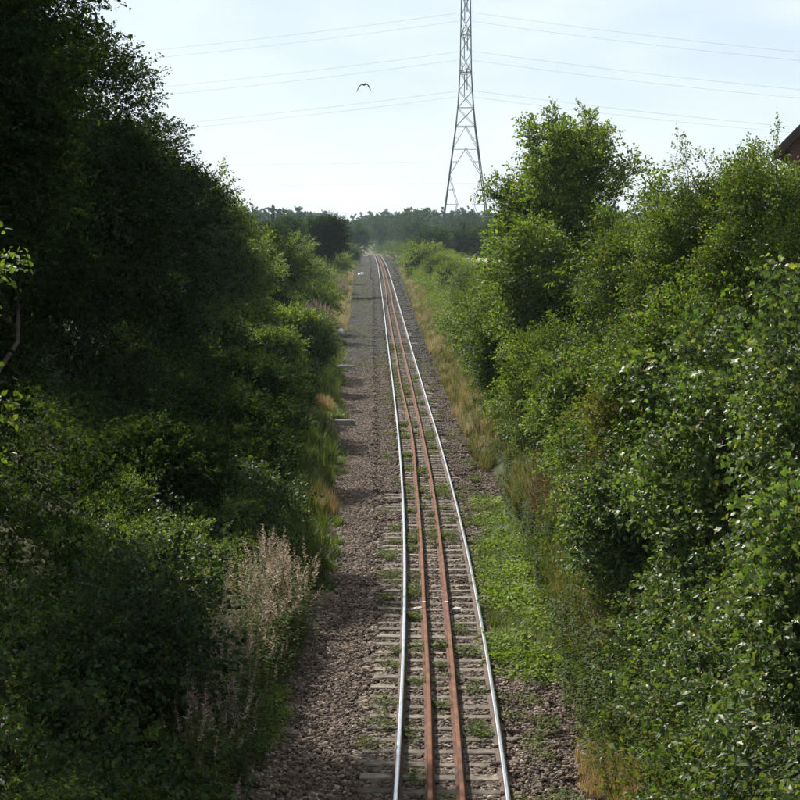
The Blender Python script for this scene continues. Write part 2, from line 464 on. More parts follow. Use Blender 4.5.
def sweep_rail(name, offs, y0, y1, zb, mats, parent=None, step=1.0, jitter=None):
    ys = np.arange(y0, y1 + .001, step)
    o = offs(ys) if callable(offs) else np.full_like(ys, offs)
    cx = xc(ys) + o; cz = ze(ys) + zb
    tx = np.gradient(cx, ys)
    nx = 1 / np.sqrt(1 + tx * tx); ny = -tx * nx
    mb = MB(); n = len(RAIL)
    V = []
    for i in range(len(ys)):
        for (a, b) in RAIL:
            V.append((cx[i] + a * nx[i], ys[i] + a * ny[i], cz[i] + b))
    Fs, Ft = [], []
    for i in range(len(ys) - 1):
        for k in range(n):
            k2 = (k + 1) % n
            f = (i * n + k, i * n + k2, (i + 1) * n + k2, (i + 1) * n + k)
            (Ft if 7 <= k <= 10 else Fs).append(f)
    mb.add(V, Fs, 0)
    base = mb.n - len(V)
    for f in Ft:
        mb.f.append(tuple(i + base for i in f)); mb.m.append(1 if len(mats) > 1 else 0); mb.lv.append(.5)
    mb.f.append(tuple(range(n - 1, -1, -1))); mb.m.append(0); mb.lv.append(.5)
    mb.f.append(tuple((len(ys) - 1) * n + k for k in range(n))); mb.m.append(0); mb.lv.append(.5)
    return mb.obj(name, mats, parent)


track = empty('railway_track', (float(xc(20)), 20, -.2))
tag(track, 'single railway track with two polished running rails on weathered pale sleepers', 'railway track')
inv = track.matrix_world.copy()


def put(o, parent):
    """parent while keeping the world place"""
    o.parent = parent
    bpy_loc = parent.location
    o.matrix_parent_inverse.identity()
    o.location = (o.location[0] - bpy_loc[0], o.location[1] - bpy_loc[1], o.location[2] - bpy_loc[2])
    return o


put(sweep_rail('running_rail', -.7525, 4, 620, -.172, [M_railrust, M_steel]), track)
put(sweep_rail('running_rail', .7525, 4, 620, -.172, [M_railrust, M_steel]), track)


def sleeper_mesh(seed):
    r = np.random.default_rng(seed)
    mb = MB()
    xs = [-1.28, -1.0, -.55, 0, .55, 1.0, 1.28]
    V = []
    for x in xs:
        w = .108 + r.uniform(-.006, .006); t = .0 - (.012 if abs(x) < .6 else 0) + r.uniform(-.006, .004)
        V += [(x, -w - .012, -.16), (x, -w, t - .012), (x, -w + .018, t), (x, w - .018, t), (x, w, t - .012), (x, w + .012, -.16)]
    Fc = []
    for i in range(len(xs) - 1):
        for k in range(5):
            Fc.append((i * 6 + k, (i + 1) * 6 + k, (i + 1) * 6 + k + 1, i * 6 + k + 1))
    Fc.append((5, 4, 3, 2, 1, 0)); e = (len(xs) - 1) * 6
    Fc.append((e, e + 1, e + 2, e + 3, e + 4, e + 5))
    mb.add(V, Fc)
    me = mb.mesh('sleeper'); me.materials.append(M_sleeper)
    return me


SLM = [sleeper_mesh(40 + k) for k in range(6)]
SL_Y = np.arange(16.2, 16.2 + .66 * 296, .66)
for i, y in enumerate(SL_Y):
    o = bpy.data.objects.new('sleeper', SLM[int(RNG.integers(6))])
    COL.objects.link(o)
    o.parent = track
    o.location = (float(xc(y)) + RNG.uniform(-.035, .035) - track.location[0], y + RNG.uniform(-.03, .03) - 20, float(ze(y)) - .176 - .0 + .2 + RNG.uniform(-.014, .003))
    o.rotation_euler = (RNG.uniform(-.03, .03), RNG.uniform(-.012, .012), -float(np.gradient(xc(np.array([y - 1, y, y + 1])))[1]) + RNG.uniform(-.02, .02) + (math.pi if RNG.random() < .5 else 0))


mb = MB()
for y in np.arange(16.2 + .66 * 296, 430, .66):
    mb.box((float(xc(y)), y, float(ze(y)) - .236), (1.28, .105, .06))
o = put(mb.obj('far_sleepers', M_sleeper), track)
o['kind'] = 'stuff'


def off1(y): return -.7525 + 1.505 * np.interp(y, [8, 24, 29, 37, 45, 56, 66, 72, 82, 95, 112, 149, 173, 186], [.325, .309, .298, .262, .272, .292, .345, .352, .315, .268, .29, .275, .252, .24])
def off2(y): return -.7525 + 1.505 * np.interp(y, [8, 24, 29, 37, 45, 56, 71, 95, 149, 186], [.61, .596, .58, .572, .588, .612, .62, .635, .622, .62])
def off3(y): return -.7525 + 1.505 * np.interp(y, [178, 200, 214, 242, 330, 420], [.27, .34, .37, .385, .36, .33])
def off4(y): return -.7525 + 1.505 * np.interp(y, [192, 214, 242, 420], [.70, .675, .67, .66])


for fn, a, b, lb in ((off1, 8, 177, 'rusty loose rail with a slight kink, nearest the long left running rail'),
                     (off2, 8, 188, 'rusty straight loose rail lying between kinked rusty rail and right running rail'),
                     (off3, 180, 420, 'far rusty loose rail beyond the joint, on the left of its pair'),
                     (off4, 191, 420, 'far rusty loose rail beyond the joint, on the right of its pair')):
    o = sweep_rail('loose_rail', fn, a, b, -.170, [M_rustd, M_rust])
    tag(o, lb, 'rail', 'loose rusty rails lying between the running rails')
    for y in (37.15, 111.5):
        if a < y < b:
            mb = MB(); mb.box((float(xc(y) + fn(y)), y, float(ze(y)) + .0035), (.038, .035, .002), rz=.1)
            mb.obj('paint_mark', M_white, o)


def icosa(seed, r, jit=.25, flat=.75):
    g = np.random.default_rng(seed)
    p = (1 + 5 ** .5) / 2
    V = np.array([(-1, p, 0), (1, p, 0), (-1, -p, 0), (1, -p, 0), (0, -1, p), (0, 1, p), (0, -1, -p), (0, 1, -p), (p, 0, -1), (p, 0, 1), (-p, 0, -1), (-p, 0, 1)], float)
    V /= np.linalg.norm(V[0])
    V *= (1 + g.uniform(-jit, jit, (12, 1)))
    V *= np.array((g.uniform(.8, 1.35), g.uniform(.7, 1.1), flat * g.uniform(.8, 1.1))) * r
    a = g.uniform(0, 6.28); c, s = math.cos(a), math.sin(a)
    V = V @ np.array([[c, s, 0], [-s, c, 0], [0, 0, 1]])
    b = g.uniform(-.5, .5); c, s = math.cos(b), math.sin(b)
    V = V @ np.array([[1, 0, 0], [0, c, s], [0, -s, c]])
    Fc = [(0, 11, 5), (0, 5, 1), (0, 1, 7), (0, 7, 10), (0, 10, 11), (1, 5, 9), (5, 11, 4), (11, 10, 2), (10, 7, 6), (7, 1, 8),
          (3, 9, 4), (3, 4, 2), (3, 2, 6), (3, 6, 8), (3, 8, 9), (4, 9, 5), (2, 4, 11), (6, 2, 10), (8, 6, 7), (9, 8, 1)]
    return V, Fc


# ------------------------------------------------------------------ library of sprays (leaf bunches), never linked to the scene
def unit(v): return v / (np.linalg.norm(v) + 1e-9)


def leaf(mb, base, axis, nrm, L, Wd, lv, kind='ovate', fold=.16, droop=.14):
    axis = unit(axis); s = unit(np.cross(nrm, axis)); nn = np.cross(axis, s)
    if kind == 'ovate':
        side = [(.22, .40), (.62, .40)]
    elif kind == 'narrow':
        side = [(.3, .5), (.65, .36)]
    else:
        side = [(-.02, .22), (.12, .62), (.34, .34), (.58, .60), (.66, .22)]
    pts = [base, base + axis * L * .42 - nn * L * .03]
    for sg in (1, -1):
        for (a, b) in side:
            pts.append(base + axis * L * a + s * sg * Wd * b + nn * (fold * Wd * b - droop * L * a * a))
    pts.append(base + axis * L - nn * L * droop)
    k = len(side); tip = 2 + 2 * k
    Fc = []
    r = [0] + [2 + i for i in range(k)] + [tip]
    q = [0] + [2 + k + i for i in range(k)] + [tip]
    for i in range(len(r) - 1):
        Fc.append((1, r[i], r[i + 1])); Fc.append((1, q[i + 1], q[i]))
    mb.add(pts, Fc, 0, lv)


def source(mb, name):
    o = bpy.data.objects.new(name, mb.mesh(name))
    return o


def spray(seed, n, L, lf, wd, kind='ovate', spread=1.0, droop=.3, stem_r=.004):
    g = np.random.default_rng(seed); mb = MB()
    bend = np.array((g.uniform(-.25, -.05), g.uniform(-.15, .15), 0))
    def P(t): return np.array((0, 0, L * t)) + bend * L * t * t
    mb.tube([P(0), P(.5), P(1)], [stem_r, stem_r * .8, stem_r * .5], 3, cap=False)
    for i in range(n):
        t = .12 + .88 * (i + .5) / n if i < n - 1 else 1.0
        sg = 1 if i % 2 else -1
        ax = np.array((-.1 - droop * g.random(), sg * spread * g.uniform(.5, 1.1), g.uniform(.3, .9)))
        if i == n - 1: ax = np.array((-.2, g.uniform(-.2, .2), 1))
        nr = np.array((1, g.uniform(-.5, .5), g.uniform(-.45, .35)))
        pet = unit(ax) * lf * .18
        s = g.uniform(.7, 1.15)
        leaf(mb, P(t) + pet, ax + g.normal(0, .18, 3), nr, lf * s, wd * s, g.uniform(.08, 1), kind)
    return source(mb, 'twig_%d' % seed)


def branch(seed, n_tw, L, per, lf, wd, kind='ovate'):
    g = np.random.default_rng(seed); mb = MB()
    bend = np.array((-.12, g.uniform(-.1, .1), 0))
    def P(t): return np.array((0, 0, L * t)) + bend * L * t * t
    mb.tube([P(0), P(.5), P(1)], [.012 * L, .008 * L, .004 * L], 3, cap=False)
    for j in range(n_tw):
        t = .15 + .85 * (j + .5) / n_tw
        sg = 1 if j % 2 else -1
        d = unit(np.array((g.uniform(-.1, .45), sg * g.uniform(.5, 1.1), g.uniform(.5, 1.0))))
        if j >= n_tw - 1: d = unit(np.array((0, .1, 1)))
        tl = L * g.uniform(.28, .5) * (1.15 - .5 * t)
        b = P(t)
        for i in range(per):
            q = (i + .7) / per
            ax = d * .6 + g.normal(0, .5, 3) + np.array((-.22, 0, 0))
            nr = np.array((1, 0, 0)) + g.normal(0, .5, 3)
            s = g.uniform(.5, 1.25)
            leaf(mb, b + d * tl * q + g.normal(0, .03 * L, 3), ax, nr, lf * s, wd * s * g.uniform(.75, 1.15), g.uniform(.08, 1), kind, g.uniform(.02, .55), g.uniform(.0, .42))
    return source(mb, 'branch_%d' % seed)


def herb(seed, H, n, fluff, lf=.11, wd=.02, top0=.73):
    g = np.random.default_rng(seed); mb = MB()
    bend = g.normal(0, .10, 2)
    def P(t): return np.array((bend[0] * t * t * H, bend[1] * t * t * H, H * t))
    mb.tube([P(0), P(.5), P(1)], [.005, .004, .002], 3, lv=0.0 if not fluff else .5, cap=False)
    for i in range(n):
        t = .06 + .94 * (i + g.random()) / n
        a = i * 2.4 + g.uniform(-.3, .3)
        ax = np.array((math.cos(a), math.sin(a), g.uniform(.1, .7)))
        if t < top0:
            leaf(mb, P(t), ax, np.array((0, 0, 1)) + g.normal(0, .2, 3), lf * g.uniform(.7, 1.2), wd * g.uniform(.8, 1.3), g.uniform(.1, .45), 'narrow', droop=.35)
        else:
            k = 1 - (t - top0) / (1 - top0) * .6
            for _ in range(3 if fluff else 1):
                ax2 = np.array((math.cos(a + g.normal(0, 1)), math.sin(a + g.normal(0, 1)), g.uniform(.3, 1.2)))
                leaf(mb, P(t), ax2, g.normal(0, 1, 3), .065 * k * g.uniform(.5, 1.4), .018 * k, g.uniform(.50, .92), 'narrow')
    return source(mb, 'herb_%d' % seed)


def grass(seed, n, H, spread, wid=.006, curl=.5):
    g = np.random.default_rng(seed); mb = MB()
    for i in range(n):
        a = g.uniform(0, 6.28); h = H * g.uniform(.5, 1.1); r = spread * math.sqrt(g.random())
        b = np.array((math.cos(a) * r * .4, math.sin(a) * r * .4, 0))
        a2 = a + g.normal(0, .5); lean = curl * g.uniform(.3, 1.2) * (.4 + r / spread)
        d = np.array((math.cos(a2), math.sin(a2), 0)); s = np.array((-d[1], d[0], 0)) * wid * g.uniform(.7, 1.3)
        p = [b, b + np.array((0, 0, h * .5)) + d * h * lean * .18, b + np.array((0, 0, h * (1 - .3 * lean))) + d * h * lean * .6]
        mb.add([p[0] - s, p[0] + s, p[1] + s * .8, p[1] - s * .8, p[2]], [(0, 1, 2, 3), (3, 2, 4)], 0, g.random())
    return source(mb, 'grass_%d' % seed)


def carpet(seed, n, R, lf, wd, hgt):
    g = np.random.default_rng(seed); mb = MB()
    for i in range(n):
        r = R * math.sqrt(g.random()); a = g.uniform(0, 6.28)
        p = np.array((r * math.cos(a), r * math.sin(a), hgt * g.uniform(.1, 1)))
        b = g.uniform(0, 6.28)
        s = g.uniform(.6, 1.2)
        leaf(mb, p, np.array((math.cos(b), math.sin(b), g.uniform(-.1, .6))), np.array((0, 0, 1)) + g.normal(0, .3, 3), lf * s, wd * s, g.uniform(.08, 1))
    return source(mb, 'carpet_%d' % seed)


def stones(seed, lx, ly, dens, r0, r1, z=0.0):
    g = np.random.default_rng(seed); mb = MB()
    for i in range(int(lx * ly * dens)):
        V, Fc = icosa(int(g.integers(1e6)), g.uniform(r0, r1) * (1.5 if g.random() < .05 else 1))
        mb.add(V + np.array((g.uniform(-lx / 2, lx / 2), g.uniform(-ly / 2, ly / 2), z + g.uniform(-.012, .022))), Fc, 0, min(1, max(0, g.normal(.5, .24))))
    return source(mb, 'stones_%d' % seed)


LIB = {
    'twig': [branch(100 + k, 5, .44, 3, .078, .058) for k in range(5)],
    'small': [branch(120 + k, 5, .36, 4, .050, .038) for k in range(4)],
    'maple': [branch(140 + k, 4, .46, 2, .105, .082, 'lobed') for k in range(5)],
    'bramble': [branch(160 + k, 4, .36, 3, .080, .062) for k in range(5)],
    'willow': [branch(170 + k, 5, .50, 4, .090, .030, 'narrow') for k in range(4)],
    'branch': [branch(180 + k, 8, .8, 6, .085, .055) for k in range(4)],
    'bigbranch': [branch(200 + k, 9, 1.5, 7, .16, .11) for k in range(4)],
    'farbranch': [branch(220 + k, 9, 2.6, 10, .62, .5) for k in range(4)],
    'herb': [herb(240 + k, 1.35, 60, True) for k in range(5)],
    'dock': [herb(260 + k, 1.0, 38, False, .09, .02, .5) for k in range(4)],
    'nettle': [herb(270 + k, .85, 40, False, .10, .036, 1.1) for k in range(4)],
    'grass': [grass(280 + k, 46, .62, .22) for k in range(4)],
    'lawn': [grass(300 + k, 60, .26, .28, .006, .9) for k in range(3)],
    'weed': [carpet(320 + k, 26, .13, .055, .024, .10) for k in range(3)],
    'cover': [carpet(340 + k, 60, .26, .055, .042, .10) for k in range(4)],
    'stones': [stones(360 + k, .74, .74, 330, .016, .045) for k in range(5)],
    'crib': [stones(380 + k, 2.75, .52, 330, .016, .040) for k in range(5)],
}
_groups = {}


def scatter_nodes(lib, mat):
    key = (lib, mat.name)
    if key in _groups: return _groups[key]
    ng = bpy.data.node_groups.new('scatter_%s_%s' % key, 'GeometryNodeTree')
    ng.interface.new_socket('Geometry', in_out='INPUT', socket_type='NodeSocketGeometry')
    ng.interface.new_socket('Geometry', in_out='OUTPUT', socket_type='NodeSocketGeometry')
    n, l = ng.nodes, ng.links
    gi = n.new('NodeGroupInput'); go = n.new('NodeGroupOutput')
    iop = n.new('GeometryNodeInstanceOnPoints')
    g2i = n.new('GeometryNodeGeometryToInstance')
    for src in LIB[lib]:
        oi = n.new('GeometryNodeObjectInfo'); oi.inputs['Object'].default_value = src; oi.inputs['As Instance'].default_value = False
        sm = n.new('GeometryNodeSetMaterial'); sm.inputs['Material'].default_value = mat
        l.new(oi.outputs['Geometry'], sm.inputs['Geometry'])
        l.new(sm.outputs[0], g2i.inputs[0])

    def attr(nm, tp):
        a = n.new('GeometryNodeInputNamedAttribute'); a.data_type = tp; a.inputs['Name'].default_value = nm
        return a.outputs['Attribute']
    e2r = n.new('FunctionNodeEulerToRotation')
    l.new(attr('rot', 'FLOAT_VECTOR'), e2r.inputs[0])
    l.new(gi.outputs[0], iop.inputs['Points']); l.new(g2i.outputs[0], iop.inputs['Instance'])
    iop.inputs['Pick Instance'].default_value = True
    l.new(attr('idx', 'INT'), iop.inputs['Instance Index'])
    l.new(e2r.outputs[0], iop.inputs['Rotation']); l.new(attr('scl', 'FLOAT'), iop.inputs['Scale'])
    l.new(iop.outputs[0], go.inputs[0])
    _groups[key] = ng
    return ng


def eulers(D, roll, rng):
    D = D / (np.linalg.norm(D, axis=1, keepdims=True) + 1e-9)
    up = np.tile(np.array((0, 0, 1.0)), (len(D), 1)) + rng.normal(0, roll, D.shape)
    X = up - (up * D).sum(1, keepdims=True) * D
    X /= np.linalg.norm(X, axis=1, keepdims=True) + 1e-9
    Y = np.cross(D, X)
    ry = np.arcsin(np.clip(-X[:, 2], -1, 1)); rx = np.arctan2(Y[:, 2], D[:, 2]); rz = np.arctan2(X[:, 1], X[:, 0])
    return np.stack([rx, ry, rz], 1)


TOTAL = [0]


def scatter(name, P, D, scl, tint, lib, mat, parent=None, roll=.35, rng=RNG, eul=None):
    """one mesh object whose points carry the leaf bunches"""
    n = len(P); TOTAL[0] += n
    origin = np.array(parent.location) if parent else np.zeros(3)
    me = bpy.data.meshes.new(name)
    me.vertices.add(n)
    me.vertices.foreach_set('co', (P - origin).astype(np.float32).ravel())
    if eul is None: eul = eulers(D, roll, rng)
    me.attributes.new('rot', 'FLOAT_VECTOR', 'POINT').data.foreach_set('vector', eul.astype(np.float32).ravel())
    me.attributes.new('scl', 'FLOAT', 'POINT').data.foreach_set('value', np.asarray(scl, np.float32))
    me.attributes.new('tint', 'FLOAT', 'POINT').data.foreach_set('value', np.clip(tint, 0, 1).astype(np.float32))
    me.attributes.new('idx', 'INT', 'POINT').data.foreach_set('value', rng.integers(0, len(LIB[lib]), n).astype(np.int32))
    me.materials.append(mat)
    o = bpy.data.objects.new(name, me)
    COL.objects.link(o)
    if parent: o.parent = parent
    md = o.modifiers.new('scatter', 'NODES'); md.node_group = scatter_nodes(lib, mat)
    return o


# ballast stones ---------------------------------------------------------------
def ballast_stones():
    P = []; E = []
    for y in np.concatenate([np.arange(17, 128, .52), np.arange(128, 250, .62), np.arange(250, 450, 1.1)]):
        a, b = float(dl(y)) - .25, float(dr(y)) + .2
        st = .5 if y < 250 else .9
        row = np.concatenate([np.arange(-1.76, a, -st * .9), np.arange(1.66, b, st * .9)])
        if RNG.random() < np.clip((y - 46) / 16, 0, 1): row = np.append(row, -1.22)
        if RNG.random() < .25 + .5 * (fbm(np.array([3.3]), np.array([y * .3]), 61, 2)[0] > .45): row = np.append(row, 1.25)
        for d in row:
            P.append((float(xc(y)) + d + RNG.uniform(-.16, .16), y + RNG.uniform(-.12, .12), RNG.uniform(-.005, .01)))
    P = np.array(P)
    P[:, 2] += np.maximum(ground_z(P[:, 0], P[:, 1]) + .012, np.where(np.abs(P[:, 0] - xc(P[:, 1])) < 1.5, ze(P[:, 1]) - .165, -9))
    sl = (ground_z(P[:, 0] + .2, P[:, 1]) - ground_z(P[:, 0] - .2, P[:, 1])) / .4
    NR = np.stack([-sl, np.zeros_like(sl), np.ones_like(sl)], 1)
    fs = np.where(P[:, 1] > 250, 1.7, 1.0)
    P[:, 2] += .012
    o = scatter('ballast_stones', P, NR, fs, np.full(len(P), .5), 'stones', M_stone, roll=1.0)
    tag(o, 'loose brown and pinkish grey ballast stones beside the track', 'ballast', kind='stuff')
    C = []
    for y in np.arange(16.53, 432, .66):
        C.append((float(xc(y)), y, float(ze(y)) - .217 + RNG.uniform(-.014, .012)))
    C = np.array(C); E = np.zeros((len(C), 3)); E[:, 2] = np.where(RNG.random(len(C)) < .5, 0, math.pi) + RNG.normal(0, .01, len(C))
    o = scatter('crib_stones', C, None, np.ones(len(C)), np.full(len(C), .5), 'crib', M_stone, eul=E)
    tag(o, 'ballast stones packed between the sleepers', 'ballast', kind='stuff')


ballast_stones()


# ------------------------------------------------------------------ trees and shrubs
def limb(mb, a, b, r0, r1, g, n=6, sag=.12):
    a = np.array(a, float); b = np.array(b, float); L = np.linalg.norm(b - a)
    P = []
    for t in np.linspace(0, 1, 5):
        p = a + (b - a) * t + np.array((0, 0, L * sag * math.sin(math.pi * t)))
        if 0 < t < 1: p = p + g.normal(0, .035 * L, 3)
        P.append(p)
    mb.tube(P, list(np.linspace(r0, r1, 5)), n, cap=False)
    return P


def crown_pts(g, c, rad, n_cl, cr, n_sp, low=-.75, fill=.25):
    c = np.array(c); rad = np.array(rad)
    cl = []
    while len(cl) < n_cl:
        d = unit(g.normal(0, 1, 3))
        if d[2] < low: continue
        k = g.random() ** (1 / 2.6)
        cl.append((c + d * rad * max(.25, k) * .86, g.uniform(*cr)))
    w = np.array([r * r for _, r in cl]); w /= w.sum()
    P, D, T = [], [], []
    for (q, r), f in zip(cl, w):
        m = max(4, int(n_sp * f))
        d = g.normal(0, 1, (m, 3)); d /= np.linalg.norm(d, axis=1, keepdims=True)
        rr = r * (fill + (1 - fill) * g.random((m, 1)) ** .55) * (1 + .25 * g.normal(0, 1, (m, 1)).clip(-1.2, 1.6))
        p = q + d * rr * np.array((1, 1, .78))
        o = (p - c) / rad
        D.append(d * .75 + o * .55 + np.array((0, 0, .22)) + g.normal(0, .3, (m, 3)))
        P.append(p)
        T.append(np.full(m, np.clip(g.normal(.5, .3), .0, 1.0)) + g.normal(0, .12, m))  # wide clump tint stands in for some clumps catching the sun
    return np.concatenate(P), np.concatenate(D), np.concatenate(T), [q for q, _ in cl]


def tree(name, label, cat, base, crown, rad, n_cl, cr, n_sp, lib, mat, seed, group=None, trunk_r=.14, scl=(.8, 1.2), low=-.75,
         parts=('trunk', 'crown'), stems=1, whips=0, tint=0.0, fill=.25, rays=0, ray_top=0.0):
    g = np.random.default_rng(seed)
    base = np.array(base, float)
    root = empty(name, tuple(base))
    tag(root, label, cat, group)
    P, D, T, cl = crown_pts(g, crown, rad, n_cl, cr, n_sp, low, fill)
    mb = MB()
    crown = np.array(crown, float); rad = np.array(rad, float)
    tops = []
    for s in range(stems):
        b = base + (g.normal(0, .25, 3) * (stems > 1)) * np.array((1, 1, 0)); b[2] = base[2] - .25
        top = crown + g.normal(0, .15, 3) * rad * (1 if stems > 1 else .4) + np.array((0, 0, rad[2] * .25))
        P0 = limb(mb, b, top, trunk_r / math.sqrt(stems), trunk_r * .3 / math.sqrt(stems), g, 7, 0.0)
        tops.append(P0)
    for q in cl:
        st = tops[int(g.integers(stems))]
        a = st[int(g.integers(1, 4))]
        limb(mb, a, q, trunk_r * .30 / math.sqrt(stems), .008, g, 4, .08)
    # leading shoots that break the outline
    for w in range(whips):
        d = unit(g.normal(0, 1, 3) * np.array((1, 1, .5)) + np.array((0, 0, .75)))
        a = crown + d * rad * .72; L = g.uniform(.35, .7) * rad.mean() * .62
        d2 = unit(d + g.normal(0, .25, 3) + np.array((0, 0, .25)))
        e = a + d2 * L
        limb(mb, a, e, .014, .004, g, 3, .03)
        k = max(3, int(L / .10))
        tq = g.random((k, 1)) ** .8
        P = np.concatenate([P, a + (e - a) * tq + g.normal(0, .03, (k, 3))])
        D = np.concatenate([D, d2 + g.normal(0, .6, (k, 3))])
        T = np.concatenate([T, np.full(k, .6)])
    # long open branches reaching past the clumps
    for w in range(rays):
        d = unit(g.normal(0, 1, 3) * np.array((1, 1, .6)) + np.array((0, 0, .55)))
        a = crown + np.array((0, 0, rad[2] * .2)) + d * rad * .25
        e = crown + d * (rad + np.array((.35, .35, ray_top))) * g.uniform(.85, 1.12)
        Pl = limb(mb, a, e, .022, .005, g, 4, .05)
        L = np.linalg.norm(e - a); k = int(L / .065)
        tq = .35 + .65 * g.random((k, 1)) ** .8
        idx = np.clip((tq[:, 0] * 4), 0, 3.999); i0 = idx.astype(int); fr = (idx - i0)[:, None]
        Pq = np.array(Pl)[i0] * (1 - fr) + np.array(Pl)[i0 + 1] * fr
        P = np.concatenate([P, Pq + g.normal(0, .07, (k, 3))])
        D = np.concatenate([D, unit(e - a) * .8 + g.normal(0, .6, (k, 3))])
        T = np.concatenate([T, np.full(k, .55) + g.normal(0, .12, k)])
    put(mb.obj(parts[0], M_bark, None, True), root)
    gz = ground_z(P[:, 0], P[:, 1]) + .05
    keep = P[:, 2] > gz
    P, D, T = P[keep], D[keep], T[keep]
    scatter(parts[1], P, D, g.uniform(scl[0], scl[1], len(P)), T + tint, lib, mat, root, rng=g)['kind'] = 'stuff'
    return root


def gz1(x, y): return float(ground_z(np.array([x]), np.array([y]))[0])


SHR = ('stem', 'foliage')


def t_at(name, label, cat, x, y, top, rad, lib, mat, seed, n_sp, n_cl=26, cr=(.5, 1.0), bottom=None, **k):
    """tree or bush standing at x, y, its crown reaching up to z = top"""
    b = gz1(x, y)
    bot = b + .3 if bottom is None else bottom
    rz = (top - bot) / 2
    return tree(name, label, cat, (x, y, b), (x, y, bot + rz), (rad, rad, rz), n_cl, cr, n_sp, lib, M_leaf[mat], seed, **k)


GL = 'trees along the left bank'
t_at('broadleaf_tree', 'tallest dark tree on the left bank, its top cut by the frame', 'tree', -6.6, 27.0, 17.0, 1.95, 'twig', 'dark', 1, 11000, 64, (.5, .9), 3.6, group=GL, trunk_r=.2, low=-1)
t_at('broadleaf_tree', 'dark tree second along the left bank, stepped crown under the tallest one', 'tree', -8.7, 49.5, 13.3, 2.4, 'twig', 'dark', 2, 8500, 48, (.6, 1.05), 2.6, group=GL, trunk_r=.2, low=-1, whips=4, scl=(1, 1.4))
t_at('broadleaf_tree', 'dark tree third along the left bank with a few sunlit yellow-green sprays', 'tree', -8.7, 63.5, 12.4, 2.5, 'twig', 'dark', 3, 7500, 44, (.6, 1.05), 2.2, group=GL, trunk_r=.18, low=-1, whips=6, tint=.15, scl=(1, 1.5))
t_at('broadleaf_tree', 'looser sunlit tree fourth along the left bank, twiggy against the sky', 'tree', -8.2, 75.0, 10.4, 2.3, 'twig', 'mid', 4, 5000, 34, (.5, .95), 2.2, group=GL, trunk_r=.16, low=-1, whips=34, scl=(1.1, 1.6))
t_at('broadleaf_tree', 'low spreading tree fifth along the left bank with paler leaves in place of sunlight', 'tree', -8.3, 90.0, 8.7, 2.4, 'twig', 'light', 5, 4200, 32, (.5, .95), 2.0, group=GL, trunk_r=.15, low=-1, whips=10, scl=(1.1, 1.7))  # lighter leaf colour puts the sunlit look into this crown
t_at('broadleaf_tree', 'dark compact tree beyond the paler-leaved one on the left bank', 'tree', -8.3, 104.0, 8.4, 2.7, 'branch', 'dark', 6, 1500, 30, (.5, .95), 1.8, group=GL, trunk_r=.15, low=-1)
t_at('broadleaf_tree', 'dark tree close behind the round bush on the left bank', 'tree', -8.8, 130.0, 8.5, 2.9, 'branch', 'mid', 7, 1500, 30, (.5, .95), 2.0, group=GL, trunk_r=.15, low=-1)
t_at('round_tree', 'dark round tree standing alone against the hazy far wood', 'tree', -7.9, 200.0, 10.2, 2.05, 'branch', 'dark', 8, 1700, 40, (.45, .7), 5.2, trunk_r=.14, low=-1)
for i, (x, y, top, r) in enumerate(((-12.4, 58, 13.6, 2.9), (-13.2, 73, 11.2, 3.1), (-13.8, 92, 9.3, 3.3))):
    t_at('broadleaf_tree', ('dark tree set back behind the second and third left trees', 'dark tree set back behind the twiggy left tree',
                            'dark tree set back behind the low paler-leaved left tree')[i], 'tree',
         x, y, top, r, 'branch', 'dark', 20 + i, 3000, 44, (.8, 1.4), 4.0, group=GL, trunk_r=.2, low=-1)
t_at('broadleaf_tree', 'dark tree added behind the tallest left tree to shade the bank', 'tree', -8.3, 35.6, 15.5, 1.75, 'branch', 'dark', 28, 2000, 44, (.6, 1.0), 6.2, group=GL, trunk_r=.16, low=-1)  # added to throw shade on the left bank and fill the gap
t_at('sapling', 'sapling with bright backlit leaves at the left frame edge', 'sapling', -4.12, 14.6, 8.4, .98, 'twig', 'light', 30, 520, 30, (.22, .38), 4.9, scl=(.6, .95), trunk_r=.04, low=-1, parts=('trunk', 'crown'))

GB = 'bushes on the left bank'
for i, (x, y, top, r, m, n, lb) in enumerate((
        (-5.1, 92, 3.6, 1.4, 'hedge', 2600, 'large rounded green bush beside the ballast, beyond the two concrete blocks'),
        (-3.4, 24.5, 3.2, .8, 'shade_bramble', 700, 'slim small-leaved bush rising from the dim brambles behind the willowherb'),
        (-5.4, 40, 2.9, 1.3, 'dark', 1500, 'dark bush in the shade under the second left tree'),
        (-5.2, 52, 2.6, 1.2, 'dark', 1400, 'dark bush in the shade under the third left tree'),
        (-5.3, 64, 3.0, 1.2, 'dark', 1400, 'dark bush in the shade under the twiggy left tree'),
        (-5.6, 78, 3.2, 1.2, 'mid', 1500, 'half-lit bush in front of the large rounded bush'),
        (-6.6, 136, 3.6, 1.3, 'light', 1500, 'pale green bush between the two pink willowherb patches'),
        (-8.0, 162, 4.9, 1.6, 'light', 1500, 'green bush in front of the round tree'),
        (-8.4, 235, 5.6, 1.5, 'light', 1100, 'pale loose bush at the far bend beside the line'),
        (-10.5, 300, 6.4, 2.0, 'mid', 1200, 'small far bush left of the vanishing rails'))):
    t_at('bush', lb, 'bush', x, y, top, r, 'twig' if y < 120 else 'branch', m, 50 + i, n if y < 120 else n // 3, 22, (.35, .7), None,
         group=GB, trunk_r=.06, parts=SHR, stems=4, low=-1, whips=3, scl=(.8, 1.2) if y < 40 else (1.0, 1.5))

